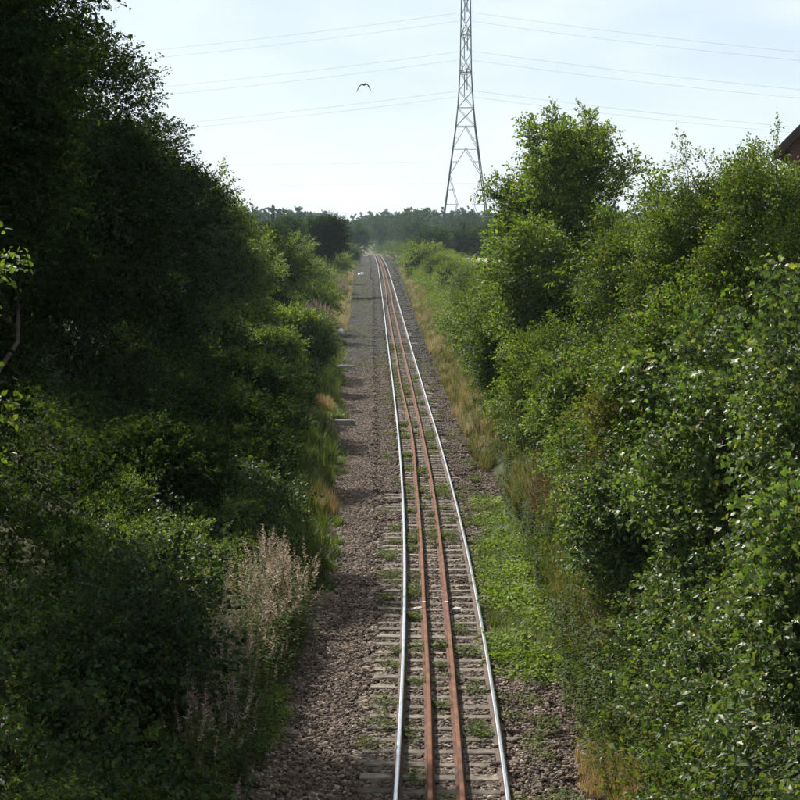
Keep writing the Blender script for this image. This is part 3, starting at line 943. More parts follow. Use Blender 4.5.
# right side
t_at('cherry_tree', 'tallest tree on the right bank with open feathery top against the sky', 'tree', 5.95, 66.0, 10.3, 2.5, 'twig', 'hedge', 70, 2800, 40, (.35, .7), 4.0, trunk_r=.13, low=-.8, whips=8, tint=.05, scl=(1.1, 1.7), rays=56, ray_top=1.25)
GR = 'small trees and bushes on the right bank'
for i, (x, y, top, r, bot, lib, m, n, lb) in enumerate((
        (5.2, 62.5, 8.2, 2.0, 2.0, 'twig', 'hedge', 4200, 'bright green bush filling the foot of the tallest right tree'),
        (4.2, 68.0, 6.0, 1.5, 1.2, 'willow', 'hedge', 2600, 'green bush on the track side of the tallest right tree'),
        (7.45, 45.0, 9.75, 1.85, 3.5, 'small', 'mid', 6500, 'dense small-leaved hawthorn left of the brown house gable'),
        (7.75, 55.0, 9.3, .75, 4.0, 'twig', 'mid', 900, 'slender sapling with a pointed top between tallest tree and hawthorn'),
        (6.6, 52.0, 7.8, 1.6, 3.0, 'willow', 'mid', 3200, 'dark bush beneath the slender pointed sapling'),
        (8.5, 41.0, 9.75, 1.5, 3.5, 'small', 'mid', 4800, 'thorn bush in front of the brown house gable'),
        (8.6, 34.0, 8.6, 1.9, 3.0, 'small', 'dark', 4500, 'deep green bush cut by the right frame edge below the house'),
        (5.9, 38.0, 6.4, 1.5, 2.2, 'twig', 'mid', 3200, 'shadowy bush below the hawthorn on the right bank'),
        (4.75, 39.0, 4.3, .85, 1.2, 'small', 'yellow', 1700, 'yellow-green bush half way down the right bank'),
        (5.3, 48.0, 4.6, 1.2, 1.2, 'twig', 'mid', 2000, 'dark rounded bush above the willowherb on the right bank'),
        (4.6, 57.0, 4.9, 1.3, 1.3, 'small', 'light', 2200, 'mid green bush in front of the tallest right tree'),
        (6.3, 26.0, 7.0, 1.5, 2.2, 'maple', 'sycamore', 2100, 'large-leaved sycamore bush at the right frame edge'),
        (5.4, 30.0, 5.9, 1.3, 2.0, 'maple', 'sycamore', 1700, 'large-leaved sycamore bush left of the one at the frame edge'),
        (5.3, 21.5, 4.7, 1.1, 1.6, 'maple', 'sycamore', 1300, 'glossy large-leaved bush low at the right frame edge'),
        (4.3, 33.0, 3.9, 1.0, 1.0, 'bramble', 'bramble', 1300, 'glossy bramble mound below the sycamore bushes'),
        (4.9, 42.5, 3.4, .8, 1.0, 'willow', 'hedge', 1100, 'loose narrow-leaved bush behind the glossy bramble mound'),
        (4.9, 53.5, 3.8, .9, 1.0, 'small', 'light', 1300, 'pale small-leaved bush before the bright green one'),
        (4.7, 78.0, 5.5, 1.7, 1.2, 'twig', 'bramble', 2300, 'bramble-covered bush beyond the tallest right tree'),
        (4.9, 92.0, 4.5, 1.9, 1.2, 'branch', 'mid', 800, 'low wide bush on the right bank where the dry grass begins'),
        (6.2, 108.0, 4.8, 2.0, 1.8, 'branch', 'light', 900, 'light green bush on the far right bank'),
        (5.6, 128.0, 4.0, 1.4, 1.6, 'branch', 'mid', 700, 'low green bush beside the golden verge'),
        (5.6, 150.0, 4.2, 1.4, 2.0, 'branch', 'mid', 700, 'low green bush farther along the golden verge'),
        (5.2, 178.0, 4.4, 1.5, 2.2, 'branch', 'light', 700, 'light bush half way to the far bend'),
        (4.6, 208.0, 4.8, 1.4, 2.6, 'branch', 'light', 700, 'yellow-green bush where the verge narrows'),
        (3.6, 245.0, 5.0, 1.4, 3.0, 'bigbranch', 'light', 380, 'bush near the far bend on the right'),
        (3.2, 290.0, 5.4, 1.5, 3.4, 'bigbranch', 'mid', 380, 'last bush on the right before the rails vanish'))):
    t_at('bush' if i not in (3,) else 'sapling', lb, 'bush' if i != 3 else 'sapling', x, y, top, r, lib, m, 100 + i, n, 24 if r > 1 else 14,
         (.32, .62) if r < 1.7 else (.4, .85), bot if x > 6.5 else None, group=GR, trunk_r=.06, scl=(.8, 1.2) if y < 36 else (1.0, 1.55), parts=SHR, stems=4 if i != 3 else 1, low=-1, whips=16 if top > 6 else 9, rays=6 if y < 80 else 0, ray_top=.3)

# ------------------------------------------------------------------ undergrowth on both banks (stuff)
def bank_points(y0, y1, d0, d1, dens, side, rng, hmax, hscale, seed, edge=.6):
    n = int((y1 - y0) * (d1 - d0) * dens)
    y = rng.uniform(y0, y1, n); d = rng.uniform(d0, d1, n)
    e = np.where(side > 0, dr(y), dl(y))
    x = xc(y) + e + side * d
    h = hmax * (0.25 + 1.1 * fbm(x * hscale, y * hscale, seed, 2) ** 1.6) * np.clip(d / edge, .12, 1)
    return x, y, d, h


def undergrowth(name, label, cat, y0, y1, d0, d1, dens, side, lib, mat, hmax, seed, scl=(.8, 1.25), mask=None, hscale=.55, edge=.6, tbias=0.0):
    g = np.random.default_rng(seed)
    x, y, d, h = bank_points(y0, y1, d0, d1, dens, side, g, hmax, hscale, seed, edge)
    if mask is not None:
        k = mask(x, y, d, g); x, y, d, h = x[k], y[k], d[k], h[k]
    z = ground_z(x, y) + h * (1 - .55 * g.random(len(x)) ** 1.5)
    eps = .25
    hx = hmax * 1.1 * (fbm((x + eps) * hscale, y * hscale, seed, 2) ** 1.6 - fbm((x - eps) * hscale, y * hscale, seed, 2) ** 1.6) / (2 * eps)
    hy = hmax * 1.1 * (fbm(x * hscale, (y + eps) * hscale, seed, 2) ** 1.6 - fbm(x * hscale, (y - eps) * hscale, seed, 2) ** 1.6) / (2 * eps)
    D = np.stack([-hx - side * .45, -hy - .1, np.full_like(x, .55)], 1) + g.normal(0, .55, (len(x), 3))
    T = .15 + .75 * fbm(x * .9, y * .9, seed + 7, 2) + g.normal(0, .1, len(x)) + tbias
    o = scatter(name, np.stack([x, y, z], 1), D, g.uniform(scl[0], scl[1], len(x)), T, lib, M_leaf[mat], rng=g)
    tag(o, label, cat, kind='stuff')
    return o


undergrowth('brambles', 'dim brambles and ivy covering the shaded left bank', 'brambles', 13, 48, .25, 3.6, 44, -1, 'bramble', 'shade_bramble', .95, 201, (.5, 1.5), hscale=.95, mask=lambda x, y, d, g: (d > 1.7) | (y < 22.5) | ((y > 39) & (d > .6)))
undergrowth('ivy', 'near-black leaves high on the left bank, shade put into their colour', 'ivy', 13, 48, 3.4, 8, 30, -1, 'bramble', 'dark', .8, 218, (.7, 1.5))  # bramble sprays in the dark leaf colour, standing in for deeper shade
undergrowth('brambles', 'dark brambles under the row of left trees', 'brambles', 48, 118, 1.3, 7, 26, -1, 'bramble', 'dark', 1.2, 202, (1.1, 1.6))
undergrowth('brambles', 'glossy brambles covering the sunlit right bank', 'brambles', 12, 50, .45, 7.5, 62, 1, 'bramble', 'bramble', 2.2, 203, (.5, 1.5), hscale=.7, edge=1.3, mask=lambda x, y, d, g: d > .2 + np.clip((y - 24) / 8, .25, 1) * 1.7 * fbm(x * 0 + 3, y * .25, 71, 2))
undergrowth('brambles', 'brambles on the right bank below the tallest tree', 'brambles', 50, 125, .7, 7, 34, 1, 'bramble', 'bramble', 1.35, 204, (.8, 1.6), edge=1.2, mask=lambda x, y, d, g: d > .6 + 1.0 * fbm(x * 0 + 3, y * .25, 72, 2))
undergrowth('weeds', 'dense mixed leafy weeds at the near foot of the right bank', 'weeds', 17, 46, .1, 1.25, 40, 1, 'willow', 'weed', .8, 215, (.5, 1.2), edge=.9)
undergrowth('scrub', 'low green scrub along the far right bank', 'scrub', 110, 330, .9, 6.5, 1.6, 1, 'branch', 'light', 0.5, 205, (1.0, 1.6), edge=1.5)
undergrowth('scrub', 'low scrub along the far left bank', 'scrub', 112, 330, .6, 9, 1.1, -1, 'branch', 'light', .7, 206, (.9, 1.4), edge=1.5)


for side_, lb_ in ((1, 'far low scrub right of the vanishing rails'), (-1, 'far low scrub left of the vanishing rails')):
    undergrowth('scrub', lb_, 'scrub', 300, 600, .2, 45, .22, side_, 'bigbranch', 'far_light', 1.3, 207 + side_, (.9, 1.6), edge=1.0)


def shoots(name, label, cat, n, y0, y1, d0, d1, side, lib, mat, hmax, seed, base_seed, Lr=(.5, 1.2)):
    g = np.random.default_rng(seed)
    x, y, d, h = bank_points(y0, y1, d0, d1, n / ((y1 - y0) * (d1 - d0)), side, g, hmax, .55, base_seed, 1.2)
    z = ground_z(x, y) + h * .75
    P, D, T, mb = [], [], [], MB()
    for i in range(len(x)):
        L = g.uniform(*Lr); a = np.array((x[i], y[i], z[i]))
        v = unit(np.array((-side * g.uniform(-.3, .8), g.normal(0, .5), g.uniform(.5, 1.3))))
        k = int(5 + L * 10); t = g.random((k, 1)) ** .85
        arch = np.array((v[0] * .5, v[1] * .5, -.55)) * L
        P.append(a + v * L * t + arch * t ** 2.2 + g.normal(0, .03, (k, 3)))
        D.append(v + g.normal(0, .6, (k, 3))); T.append(np.full(k, g.uniform(.3, .8)))
    P = np.concatenate(P); o = scatter(name, P, np.concatenate(D), g.uniform(.4, .9, len(P)), np.concatenate(T), lib, M_leaf[mat], rng=g)
    tag(o, label, cat, kind='stuff')


shoots('bramble_shoots', 'arching bramble shoots sticking out of the sunlit right bank', 'brambles', 420, 13, 75, 1.2, 6.5, 1, 'bramble', 'hedge', 1.9, 211, 203)
shoots('bramble_shoots', 'thin arching shoots over the dim left bank', 'brambles', 150, 15, 60, 1.6, 4.2, -1, 'small', 'mid', .85, 212, 201, (.5, 1.5))
undergrowth('ivy', 'patches of larger glossy leaves among the left brambles', 'ivy', 16, 44, .6, 3.8, 10, -1, 'maple', 'bramble', 1.0, 216, (.6, 1.1), mask=lambda x, y, d, g: (fbm(x * .5, y * .5, 82, 2) > .52) & ((d > 1.5) | (y < 23)))
undergrowth('weeds', 'bright leafy weeds in sunny gaps of the left bank', 'weeds', 18, 42, .3, 3.6, 30, -1, 'willow', 'light', .75, 217, (.5, 1.1), mask=lambda x, y, d, g: (fbm(x * .6, y * .45, 83, 2) > .50) & (d > .7))


def verge(name, label, cat, pts, lib, mat, seed, scl=(.8, 1.2), kind='stuff', tb=.0, lean=.12, zoff=0.0, root=False):
    g = np.random.default_rng(seed)
    P = np.array(pts); P = np.stack([P[:, 0], P[:, 1], ground_z(P[:, 0], P[:, 1]) + zoff], 1)
    eul = np.stack([g.normal(0, lean, len(P)), g.normal(0, lean, len(P)), g.uniform(0, 6.28, len(P))], 1)
    T = .2 + .6 * fbm(P[:, 0] * .8, P[:, 1] * .8, seed, 2) + g.normal(0, .12, len(P)) + tb
    o = scatter(name, P, None, g.uniform(*scl, len(P)), T, lib, M_leaf[mat], rng=g, eul=eul)
    tag(o, label, cat, kind=kind)
    return o


def strip(n, y0, y1, d0, d1, side, g, thr=None, seed=0, sc=.35):
    y = g.uniform(y0, y1, n); e = dr(y) if side > 0 else dl(y)
    u = g.random(n)
    x = xc(y) + e + side * (d0 + (d1 - d0) * u)
    if thr is not None:
        k = fbm(x * sc, y * sc, seed, 2) > thr
        x, y = x[k], y[k]
    return np.stack([x, y], 1)


def blob(n, cx, cy, rx, ry, g, ang=0.0):
    r = np.sqrt(g.random(n)) * (1 + .15 * g.normal(0, 1, n)); a = g.uniform(0, 6.28, n)
    u, v = rx * r * np.cos(a), ry * r * np.sin(a)
    return np.stack([cx + u * math.cos(ang) - v * math.sin(ang), cy + u * math.sin(ang) + v * math.cos(ang)], 1)


G = np.random.default_rng(5)
verge('grass', 'golden dry grass along the far right verge', 'grass', strip(2400, 66, 300, -.35, 1.6, 1, G, .52, 31, .45), 'grass', 'straw', 32, (.7, 1.4))
verge('grass', 'green and gold grass mixed into the far right verge', 'grass', strip(3600, 60, 300, -.35, 2.0, 1, G, .44, 131, .5), 'grass', 'mixed_grass', 132, (.5, 1.3))
verge('grass', 'pale dry grass along the far left verge', 'grass', strip(2600, 125, 330, -.4, 2.6, -1, G, .42, 33, .12), 'grass', 'straw', 34, (.8, 1.5))
verge('grass', 'green grass along the foot of the left bank', 'grass', strip(1500, 38, 130, -.25, 1.0, -1, G, .45, 35), 'lawn', 'green_grass', 36, (.8, 1.5))
verge('grass', 'tall green and gold grass along the foot of the right bank', 'grass', strip(900, 30, 72, .2, 2.3, 1, G, .42, 45, .3), 'grass', 'mixed_grass', 46, (1.0, 1.9))
verge('grass', 'tall rough grass under the left trees beside the ballast', 'grass', strip(900, 36, 120, .1, 2.6, -1, G, .40, 47, .3), 'grass', 'green_grass', 48, (.9, 1.7))
verge('weeds', 'straggling weeds on the far left ballast', 'weeds', strip(900, 95, 320, -2.2, .3, -1, G, .52, 49, .25), 'weed', 'weed', 50, (1.0, 2.6))
verge('nettles', 'mixed green weeds along the foot of the right bank', 'weeds', strip(1300, 20, 80, .0, 1.7, 1, G, .42, 37), 'nettle', 'weed', 38, (.35, 1.25), lean=.3)
cov = np.concatenate([blob(1500, 2.75, 40.5, .85, 6.5, G), blob(650, 2.3, 34.5, .75, 3.2, G), blob(300, 2.6, 50, .5, 3.5, G)])
k = ((cov[:, 0] - xc(cov[:, 1])) > .95) & (fbm(cov[:, 0] * 1.6, cov[:, 1] * .8, 43, 3) > .40)
verge('ground_cover', 'bright green creeping ground cover beside the right rail', 'ground cover', cov[k], 'cover', 'cover', 41, (.5, 1.6), lean=.28, zoff=.03)
k2 = fbm(cov[:, 0] * 1.6, cov[:, 1] * .8, 43, 3) < .47
verge('grass', 'short green grass fraying the edge of the ground cover', 'grass', cov[k2 & ((cov[:, 0] - xc(cov[:, 1])) > 1.0)][::3], 'lawn', 'green_grass', 44, (.6, 1.4))
cv2 = np.concatenate([blob(260, -2.3, 28.5, .35, 2.2, G), blob(200, -2.5, 47, .5, 3, G), blob(120, -3.0, 22, .6, 2, G), blob(160, -3.2, 81, .5, 5, G)])
verge('ground_cover', 'green creeping plants at the left edge of the ballast', 'ground cover', cv2, 'cover', 'cover', 42, (.6, 1.2), lean=.18, zoff=.04)


# weeds growing between the rails
def track_weeds():
    g = np.random.default_rng(77)
    pts = []
    for (a, b, per, big) in ((-.66, -.38, 1.05, 1.0), (-.22, .10, 2.4, .8), (.28, .66, 1.5, 1.0), (-1.3, -.83, 2.0, .9), (.85, 1.7, 1.1, 1.0)):
        y = 19.0 + g.random() * per
        while y < 125:
            d = g.uniform(a, b); rr = g.uniform(.05, .15) * big; m = int(4 + 60 * rr)
            for _ in range(m):
                q = g.normal(0, 1, 2)
                dd = float(np.clip(d + q[0] * rr, a - .02, b + .02))
                pts.append((float(xc(y)) + dd, y + q[1] * rr * 1.8))
            y += per * g.exponential(1.0) * (1 + max(0, y - 60) * .02)
    P = np.array(pts); n = len(P)
    z = ze(P[:, 1]) - .20
    eul = np.stack([g.normal(0, .15, n), g.normal(0, .15, n), g.uniform(0, 6.28, n)], 1)
    T = .1 + .8 * fbm(P[:, 0] * 2, P[:, 1] * .5, 90, 2)
    o = scatter('weeds', np.stack([P[:, 0], P[:, 1], z], 1), None, g.uniform(.6, 1.6, n), T, 'weed', M_leaf['weed'], rng=g, eul=eul)
    tag(o, 'scruffy green weeds growing between the rails', 'weeds', kind='stuff')


track_weeds()


# willowherb and tall dry grass clumps: things of their own
def clump(name, label, cat, pts, lib, mat, seed, scl, group, lean=.1, extra=None, tb=0.):
    g = np.random.default_rng(seed)
    P = np.array(pts); c = P.mean(0)
    root = empty(name, (c[0], c[1], gz1(c[0], c[1])))
    tag(root, label, cat, group)

    def lay(nm, pt, lb, mt, sc, tb):
        Q = np.stack([pt[:, 0], pt[:, 1], ground_z(pt[:, 0], pt[:, 1]) - .02], 1)
        eul = np.stack([g.normal(0, lean, len(Q)), g.normal(0, lean, len(Q)), g.uniform(0, 6.28, len(Q))], 1)
        scatter(nm, Q, None, g.uniform(*sc, len(Q)), .35 + .3 * g.random(len(Q)) + tb, lb, M_leaf[mt], root, rng=g, eul=eul)['kind'] = 'stuff'
    lay('stems', P, lib, mat, scl, tb)
    if extra:
        lay('undergrowth', extra[0], extra[1], extra[2], extra[3], 0.)
    return root


GW = 'clumps of seeding willowherb'
clump('willowherb', 'tall seeding willowherb clump at the near left edge of the ballast', 'willowherb',
      np.concatenate([blob(170, -2.30, 34.2, .50, 2.8, G), blob(130, -2.6, 29.5, .55, 2.8, G), blob(120, -2.6, 25.0, .42, 2.2, G)]), 'herb', 'herb', 301, (.55, 1.35), GW, lean=.13,
      extra=(np.concatenate([blob(260, -2.35, 33, .6, 3.4, G), blob(260, -2.65, 27, .6, 3.4, G)]), 'nettle', 'weed', (.6, 1.35)))
clump('willowherb', 'brown seeding willowherb half way along the right bank foot', 'willowherb', blob(150, 3.9, 46.5, .6, 4.0, G), 'dock', 'herb_rust', 302, (.9, 1.45), GW,
      extra=(blob(160, 3.8, 45, .7, 4.5, G), 'nettle', 'weed', (.7, 1.2)))
clump('willowherb', 'pink seeding willowherb just beyond the large rounded left bush', 'willowherb', blob(260, -5.6, 125, 1.0, 8, G), 'herb', 'herb', 303, (.9, 1.4), GW)
clump('willowherb', 'pale pink willowherb patch near the white sack by the far left verge', 'willowherb', blob(300, -7.0, 192, 1.3, 16, G), 'herb', 'herb', 304, (.9, 1.5), GW)
clump('dock', 'rust-brown dock stems among the near right weeds', 'dock', blob(80, 3.5, 33, .5, 3.0, G), 'dock', 'herb_rust', 305, (.6, 1.1), None,
      extra=(blob(180, 3.5, 31, .7, 5.0, G), 'nettle', 'weed', (.6, 1.1)))['group'] = 'clumps of weeds on the right bank foot'
GD = 'tufts of dry grass'
for i, (x, y, rx, ry, n, m, sc, lb) in enumerate((
        (-2.25, 51.0, .38, 1.7, 55, 'dry', (.8, 1.35), 'golden dry grass tuft left of the ballast beside the broad shadow'),
        (-3.3, 80.0, .40, 2.4, 60, 'dry', (.7, 1.2), 'golden dry grass tuft behind the nearer concrete block'),
        (2.95, 25.2, .40, 1.5, 70, 'dry', (.45, .8), 'flattened straw-coloured grass at the near foot of the right bank'),
        (3.15, 84.0, .45, 5.0, 110, 'dry', (.5, 1.0), 'dry grass patch on the right verge below the tallest tree'),
        (-2.3, 41.5, .42, 2.0, 90, 'green_grass', (1.2, 1.9), 'dark green tall grass clump shading the left ballast edge'))):
    clump('grass_tuft', lb, 'grass', blob(n, x, y, rx, ry, G), 'grass', m, 320 + i, sc, GD, .16)

# ------------------------------------------------------------------ things lying beside the line
def block(label, x, y, hx, hy, hz, rz, seed):
    mb = MB(); b = .03
    g = np.random.default_rng(seed)
    ring = [(-hx, -hy + b), (-hx + b, -hy), (hx - b, -hy), (hx, -hy + b), (hx, hy - b), (hx - b, hy), (-hx + b, hy), (-hx, hy - b)]
    V = [(a, c, 0) for a, c in ring] + [(a, c, 2 * hz - b) for a, c in ring] + [(a * (1 - b / hx), c * (1 - b / hy), 2 * hz) for a, c in ring]
    V = [tuple(np.array(v) + g.normal(0, .006, 3)) for v in V]
    n = 8
    Fc = [(i, (i + 1) % n, n + (i + 1) % n, n + i) for i in range(n)] + [(n + i, n + (i + 1) % n, 2 * n + (i + 1) % n, 2 * n + i) for i in range(n)]
    Fc += [tuple(range(2 * n, 3 * n)), tuple(range(n - 1, -1, -1))]
    mb.add(V, Fc)
    o = mb.obj('concrete_block', M_conc, None, False, (x, y, gz1(x, y) + .0))
    o.rotation_euler = (0, .02, rz)
    tag(o, label, 'concrete block', 'concrete blocks lying on the ballast')


block('nearer grey concrete block lying on the left ballast beside dry grass', -2.30, 76.0, .42, .22, .14, .05, 1)
block('farther grey concrete block lying on the ballast where its colour changes', -3.15, 106.0, .38, .22, .14, -.04, 2)


def sack(label, x, y, r, seed):
    g = np.random.default_rng(seed); mb = MB(); V = []; Fc = []; nu, nv = 14, 9
    for j in range(nv):
        ph = math.pi * j / (nv - 1)
        for i in range(nu):
            th = 2 * math.pi * i / nu
            w = 1 + .13 * math.sin(3 * th + j) + .09 * math.sin(5 * th - 2 * j + seed) + g.normal(0, .025)
            cx = math.copysign(abs(math.cos(th)) ** .7, math.cos(th)); sx = math.copysign(abs(math.sin(th)) ** .7, math.sin(th))
            V.append((r * 1.15 * cx * math.sin(ph) ** .6 * w, r * .8 * sx * math.sin(ph) ** .6 * w, r * .62 * (1 - math.cos(ph)) * (w * .5 + .5) * (1.0 + .12 * cx)))
    for j in range(nv - 1):
        for i in range(nu):
            i2 = (i + 1) % nu
            Fc.append((j * nu + i, j * nu + i2, (j + 1) * nu + i2, (j + 1) * nu + i))
    mb.add(V, Fc)
    o = mb.obj('white_sack', M_sack, None, True, (x, y, gz1(x, y) - .03))
    tag(o, label, 'sack', 'white sacks left beside the line')


sack('crumpled white sack beside the large rounded left bush', -4.45, 133, .36, 3)
sack('small white sack far along the left verge near the vanishing rails', -5.7, 268, .42, 5)

# white-splashed stones either side of the rusty rails
for i, (d, y, lb) in enumerate(((-.46, 37.2, 'white-painted stone left of the kinked rusty rail, nearer pair'), (.32, 37.1, 'white-painted stone right of the straight rusty rail, nearer pair'),
                                (-.47, 111.5, 'white-painted stone left of the rusty rails, farther pair'), (.33, 111.4, 'white-painted stone right of the rusty rails, farther pair'))):
    mb = MB(); gs = np.random.default_rng(500 + i)
    V, Fc = icosa(500 + i, .085, .3, .6); V[:, 0] *= 1.3; mb.add(V, Fc)
    for q in range(5):
        V, Fc = icosa(520 + i * 9 + q, gs.uniform(.025, .05), .3, .8)
        mb.add(V + np.array((gs.normal(0, .09), gs.normal(0, .05), -.02)), Fc)
    o = mb.obj('painted_stone', M_white, None, False, (float(xc(y)) + d, y, float(ze(y)) - .155))
    tag(o, lb, 'stone', 'white-painted stones beside the rusty rails')

# ------------------------------------------------------------------ pylon and its wires
PY, PXc = 330.0, (465.0 - 400) / F_PX * 330
pg = gz1(PXc, PY)


def z_px(y, d=PY): return CAM_Z + (240.7 - y) / F_PX * d


pyl = empty('electricity_pylon', (PXc, PY, pg))
tag(pyl, 'tall grey steel lattice electricity pylon rising behind the trees', 'pylon')
LEV = [(pg, 4.75), (z_px(205), 3.55), (z_px(176), 2.85), (z_px(150), 2.25), (z_px(128), 1.72), (z_px(110), 1.42), (z_px(93), 1.2), (z_px(75), 1.02), (z_px(56), .95), (z_px(38), .9), (z_px(19), .84), (z_px(0), .78), (z_px(-25), .6), (z_px(-52), .12)]


def bar(mb, a, b, r): mb.tube([a, b], [r * .72] * 2, 4)


CN = ((-1, -1), (1, -1), (1, 1), (-1, 1))
for sx, sy in CN:
    mb = MB()
    mb.tube([(PXc + sx * h, PY + sy * h, z) for z, h in LEV], [.10] * 5 + [.075] * (len(LEV) - 5), 4)
    put(mb.obj('leg', M_galv), pyl)
for (z0, h0), (z1, h1), i in zip(LEV[:-1], LEV[1:], range(99)):
    mb = MB()
    for k in range(4):
        a, b = CN[k], CN[(k + 1) % 4]
        A0 = np.array((PXc + a[0] * h0, PY + a[1] * h0, z0)); B0 = np.array((PXc + b[0] * h0, PY + b[1] * h0, z0))
        A1 = np.array((PXc + a[0] * h1, PY + a[1] * h1, z1)); B1 = np.array((PXc + b[0] * h1, PY + b[1] * h1, z1))
        M1 = (A1 + B1) / 2
        if i < 4:
            if i == 1:
                bar(mb, A1, A0 * .70 + B0 * .30, .06); bar(mb, B1, B0 * .70 + A0 * .30, .06)
                bar(mb, A0, A0 * .70 + B0 * .30, .05); bar(mb, B0, B0 * .70 + A0 * .30, .05)
                Q = (A0 + A1) / 2; bar(mb, Q, (A1 + A0 * .70 + B0 * .30) / 2, .045); Q = (B0 + B1) / 2; bar(mb, Q, (B1 + B0 * .70 + A0 * .30) / 2, .045)
            elif i == 0:
                bar(mb, A0, A1 * .70 + B1 * .30, .06); bar(mb, B0, B1 * .70 + A1 * .30, .06)
                Q = (A0 + A1) / 2; bar(mb, Q, (A0 + A1 * .70 + B1 * .30) / 2, .045); Q = (B0 + B1) / 2; bar(mb, Q, (B0 + B1 * .70 + A1 * .30) / 2, .045)
            else:
                bar(mb, A0, M1, .065); bar(mb, B0, M1, .065)
                Q = (A0 + A1) / 2; bar(mb, Q, (A0 + M1) / 2, .045); Q = (B0 + B1) / 2; bar(mb, Q, (B0 + M1) / 2, .045)
                bar(mb, A1, B1, .075 if i == 3 else .06)
        else:
            bar(mb, A0, B1, .055); bar(mb, B0, A1, .055)
            if i in (4, 6, 8, 10): bar(mb, A1, B1, .08)
    put(mb.obj('bracing', M_galv), pyl)
ARMS = [(z_px(75), 6.6, 1.02), (z_px(38), 7.6, .9), (z_px(0), 6.2, .78)]
ends = []
for z, L, h in ARMS:
    for sg in (-1, 1):
        mb = MB(); tip = np.array((PXc, PY + sg * L, z + .1))
        for sx in (-1, 1):
            lo = np.array((PXc + sx * h, PY + sg * h, z)); hi = np.array((PXc + sx * h * .9, PY + sg * h * .9, z + 2.0))
            bar(mb, lo, tip, .08); bar(mb, hi, tip, .06)
            for t in (.35, .68):
                bar(mb, lo + (tip - lo) * t, hi + (tip - hi) * t, .04)
        bar(mb, (PXc - h, PY + sg * h, z), (PXc + h, PY + sg * h, z), .1)
        put(mb.obj('cross_arm', M_galv), pyl)
        mb = MB(); bot = tip - np.array((0, 0, 3.7))
        P = []; Rr = []
        for k in range(25):
            P.append(tip + (bot - tip) * k / 24); Rr.append(.13 if k % 2 else .05)
        mb.tube(P, Rr, 6)
        put(mb.obj('insulator', M_galv), pyl)
        ends.append(bot)
mb = MB()


def wire(label, p, sag, span, r, group, n=48, rise=(0, 0)):
    mb = MB(); P = []
    for sg in (-1, 1):
        for k in range(n + 1):
            t = k / n
            pt = np.array((p[0] + sg * span * t, p[1], p[2] - 4 * sag * t * (1 - t) + rise[0 if sg < 0 else 1] * t))
            P.append(pt) if sg > 0 else P.insert(0, pt)
        if sg < 0: P.pop()
    mb.tube(P, [r] * len(P), 4, cap=False)
    o = mb.obj('overhead_wire', M_wire)
    tag(o, label, 'wire', group)


nm = ['lowest', 'middle', 'upper']
for i, e in enumerate(ends):
    wire('%s pylon wire of the %s circuit' % (nm[i // 2], 'nearer' if i % 2 == 0 else 'farther'), e, 11.5 + (i // 2) * .4, 340, .015, 'wires carried by the pylon')
wire('single earth wire hung from the pylon peak above all others', (PXc, PY, z_px(-52)), 9.5, 340, .011, 'wires carried by the pylon')
for i, (y, lb) in enumerate(((162, 'highest of three faint far wires low over the wood'), (183, 'middle of three faint far wires low over the wood'), (203, 'lowest of three faint far wires low over the wood'))):
    wire(lb, (60, 950, z_px(y, 950)), 3.0, 700, .03, 'faint far wires over the wood')

# ------------------------------------------------------------------ brick house, only its gable corner shows
def brick_material():
    m, n, l, out = new_mat('brown_brick')
    p = n.new('ShaderNodeBsdfPrincipled'); p.inputs['Roughness'].default_value = .9
    tc = n.new('ShaderNodeTexCoord')
    mp = n.new('ShaderNodeMapping'); mp.inputs['Rotation'].default_value = (math.pi / 2, 0, 0)
    b = n.new('ShaderNodeTexBrick'); b.inputs['Color1'].default_value = (.085, .042, .03, 1); b.inputs['Color2'].default_value = (.12, .06, .042, 1)
    b.inputs['Mortar'].default_value = (.13, .11, .095, 1); b.inputs['Scale'].default_value = 1; b.inputs['Brick Width'].default_value = .225; b.inputs['Row Height'].default_value = .075; b.inputs['Mortar Size'].default_value = .006
    l.new(tc.outputs['Object'], mp.inputs[0]); l.new(mp.outputs[0], b.inputs['Vector']); l.new(b.outputs[0], p.inputs['Base Color'])
    l.new(p.outputs[0], out.inputs['Surface'])
    return m


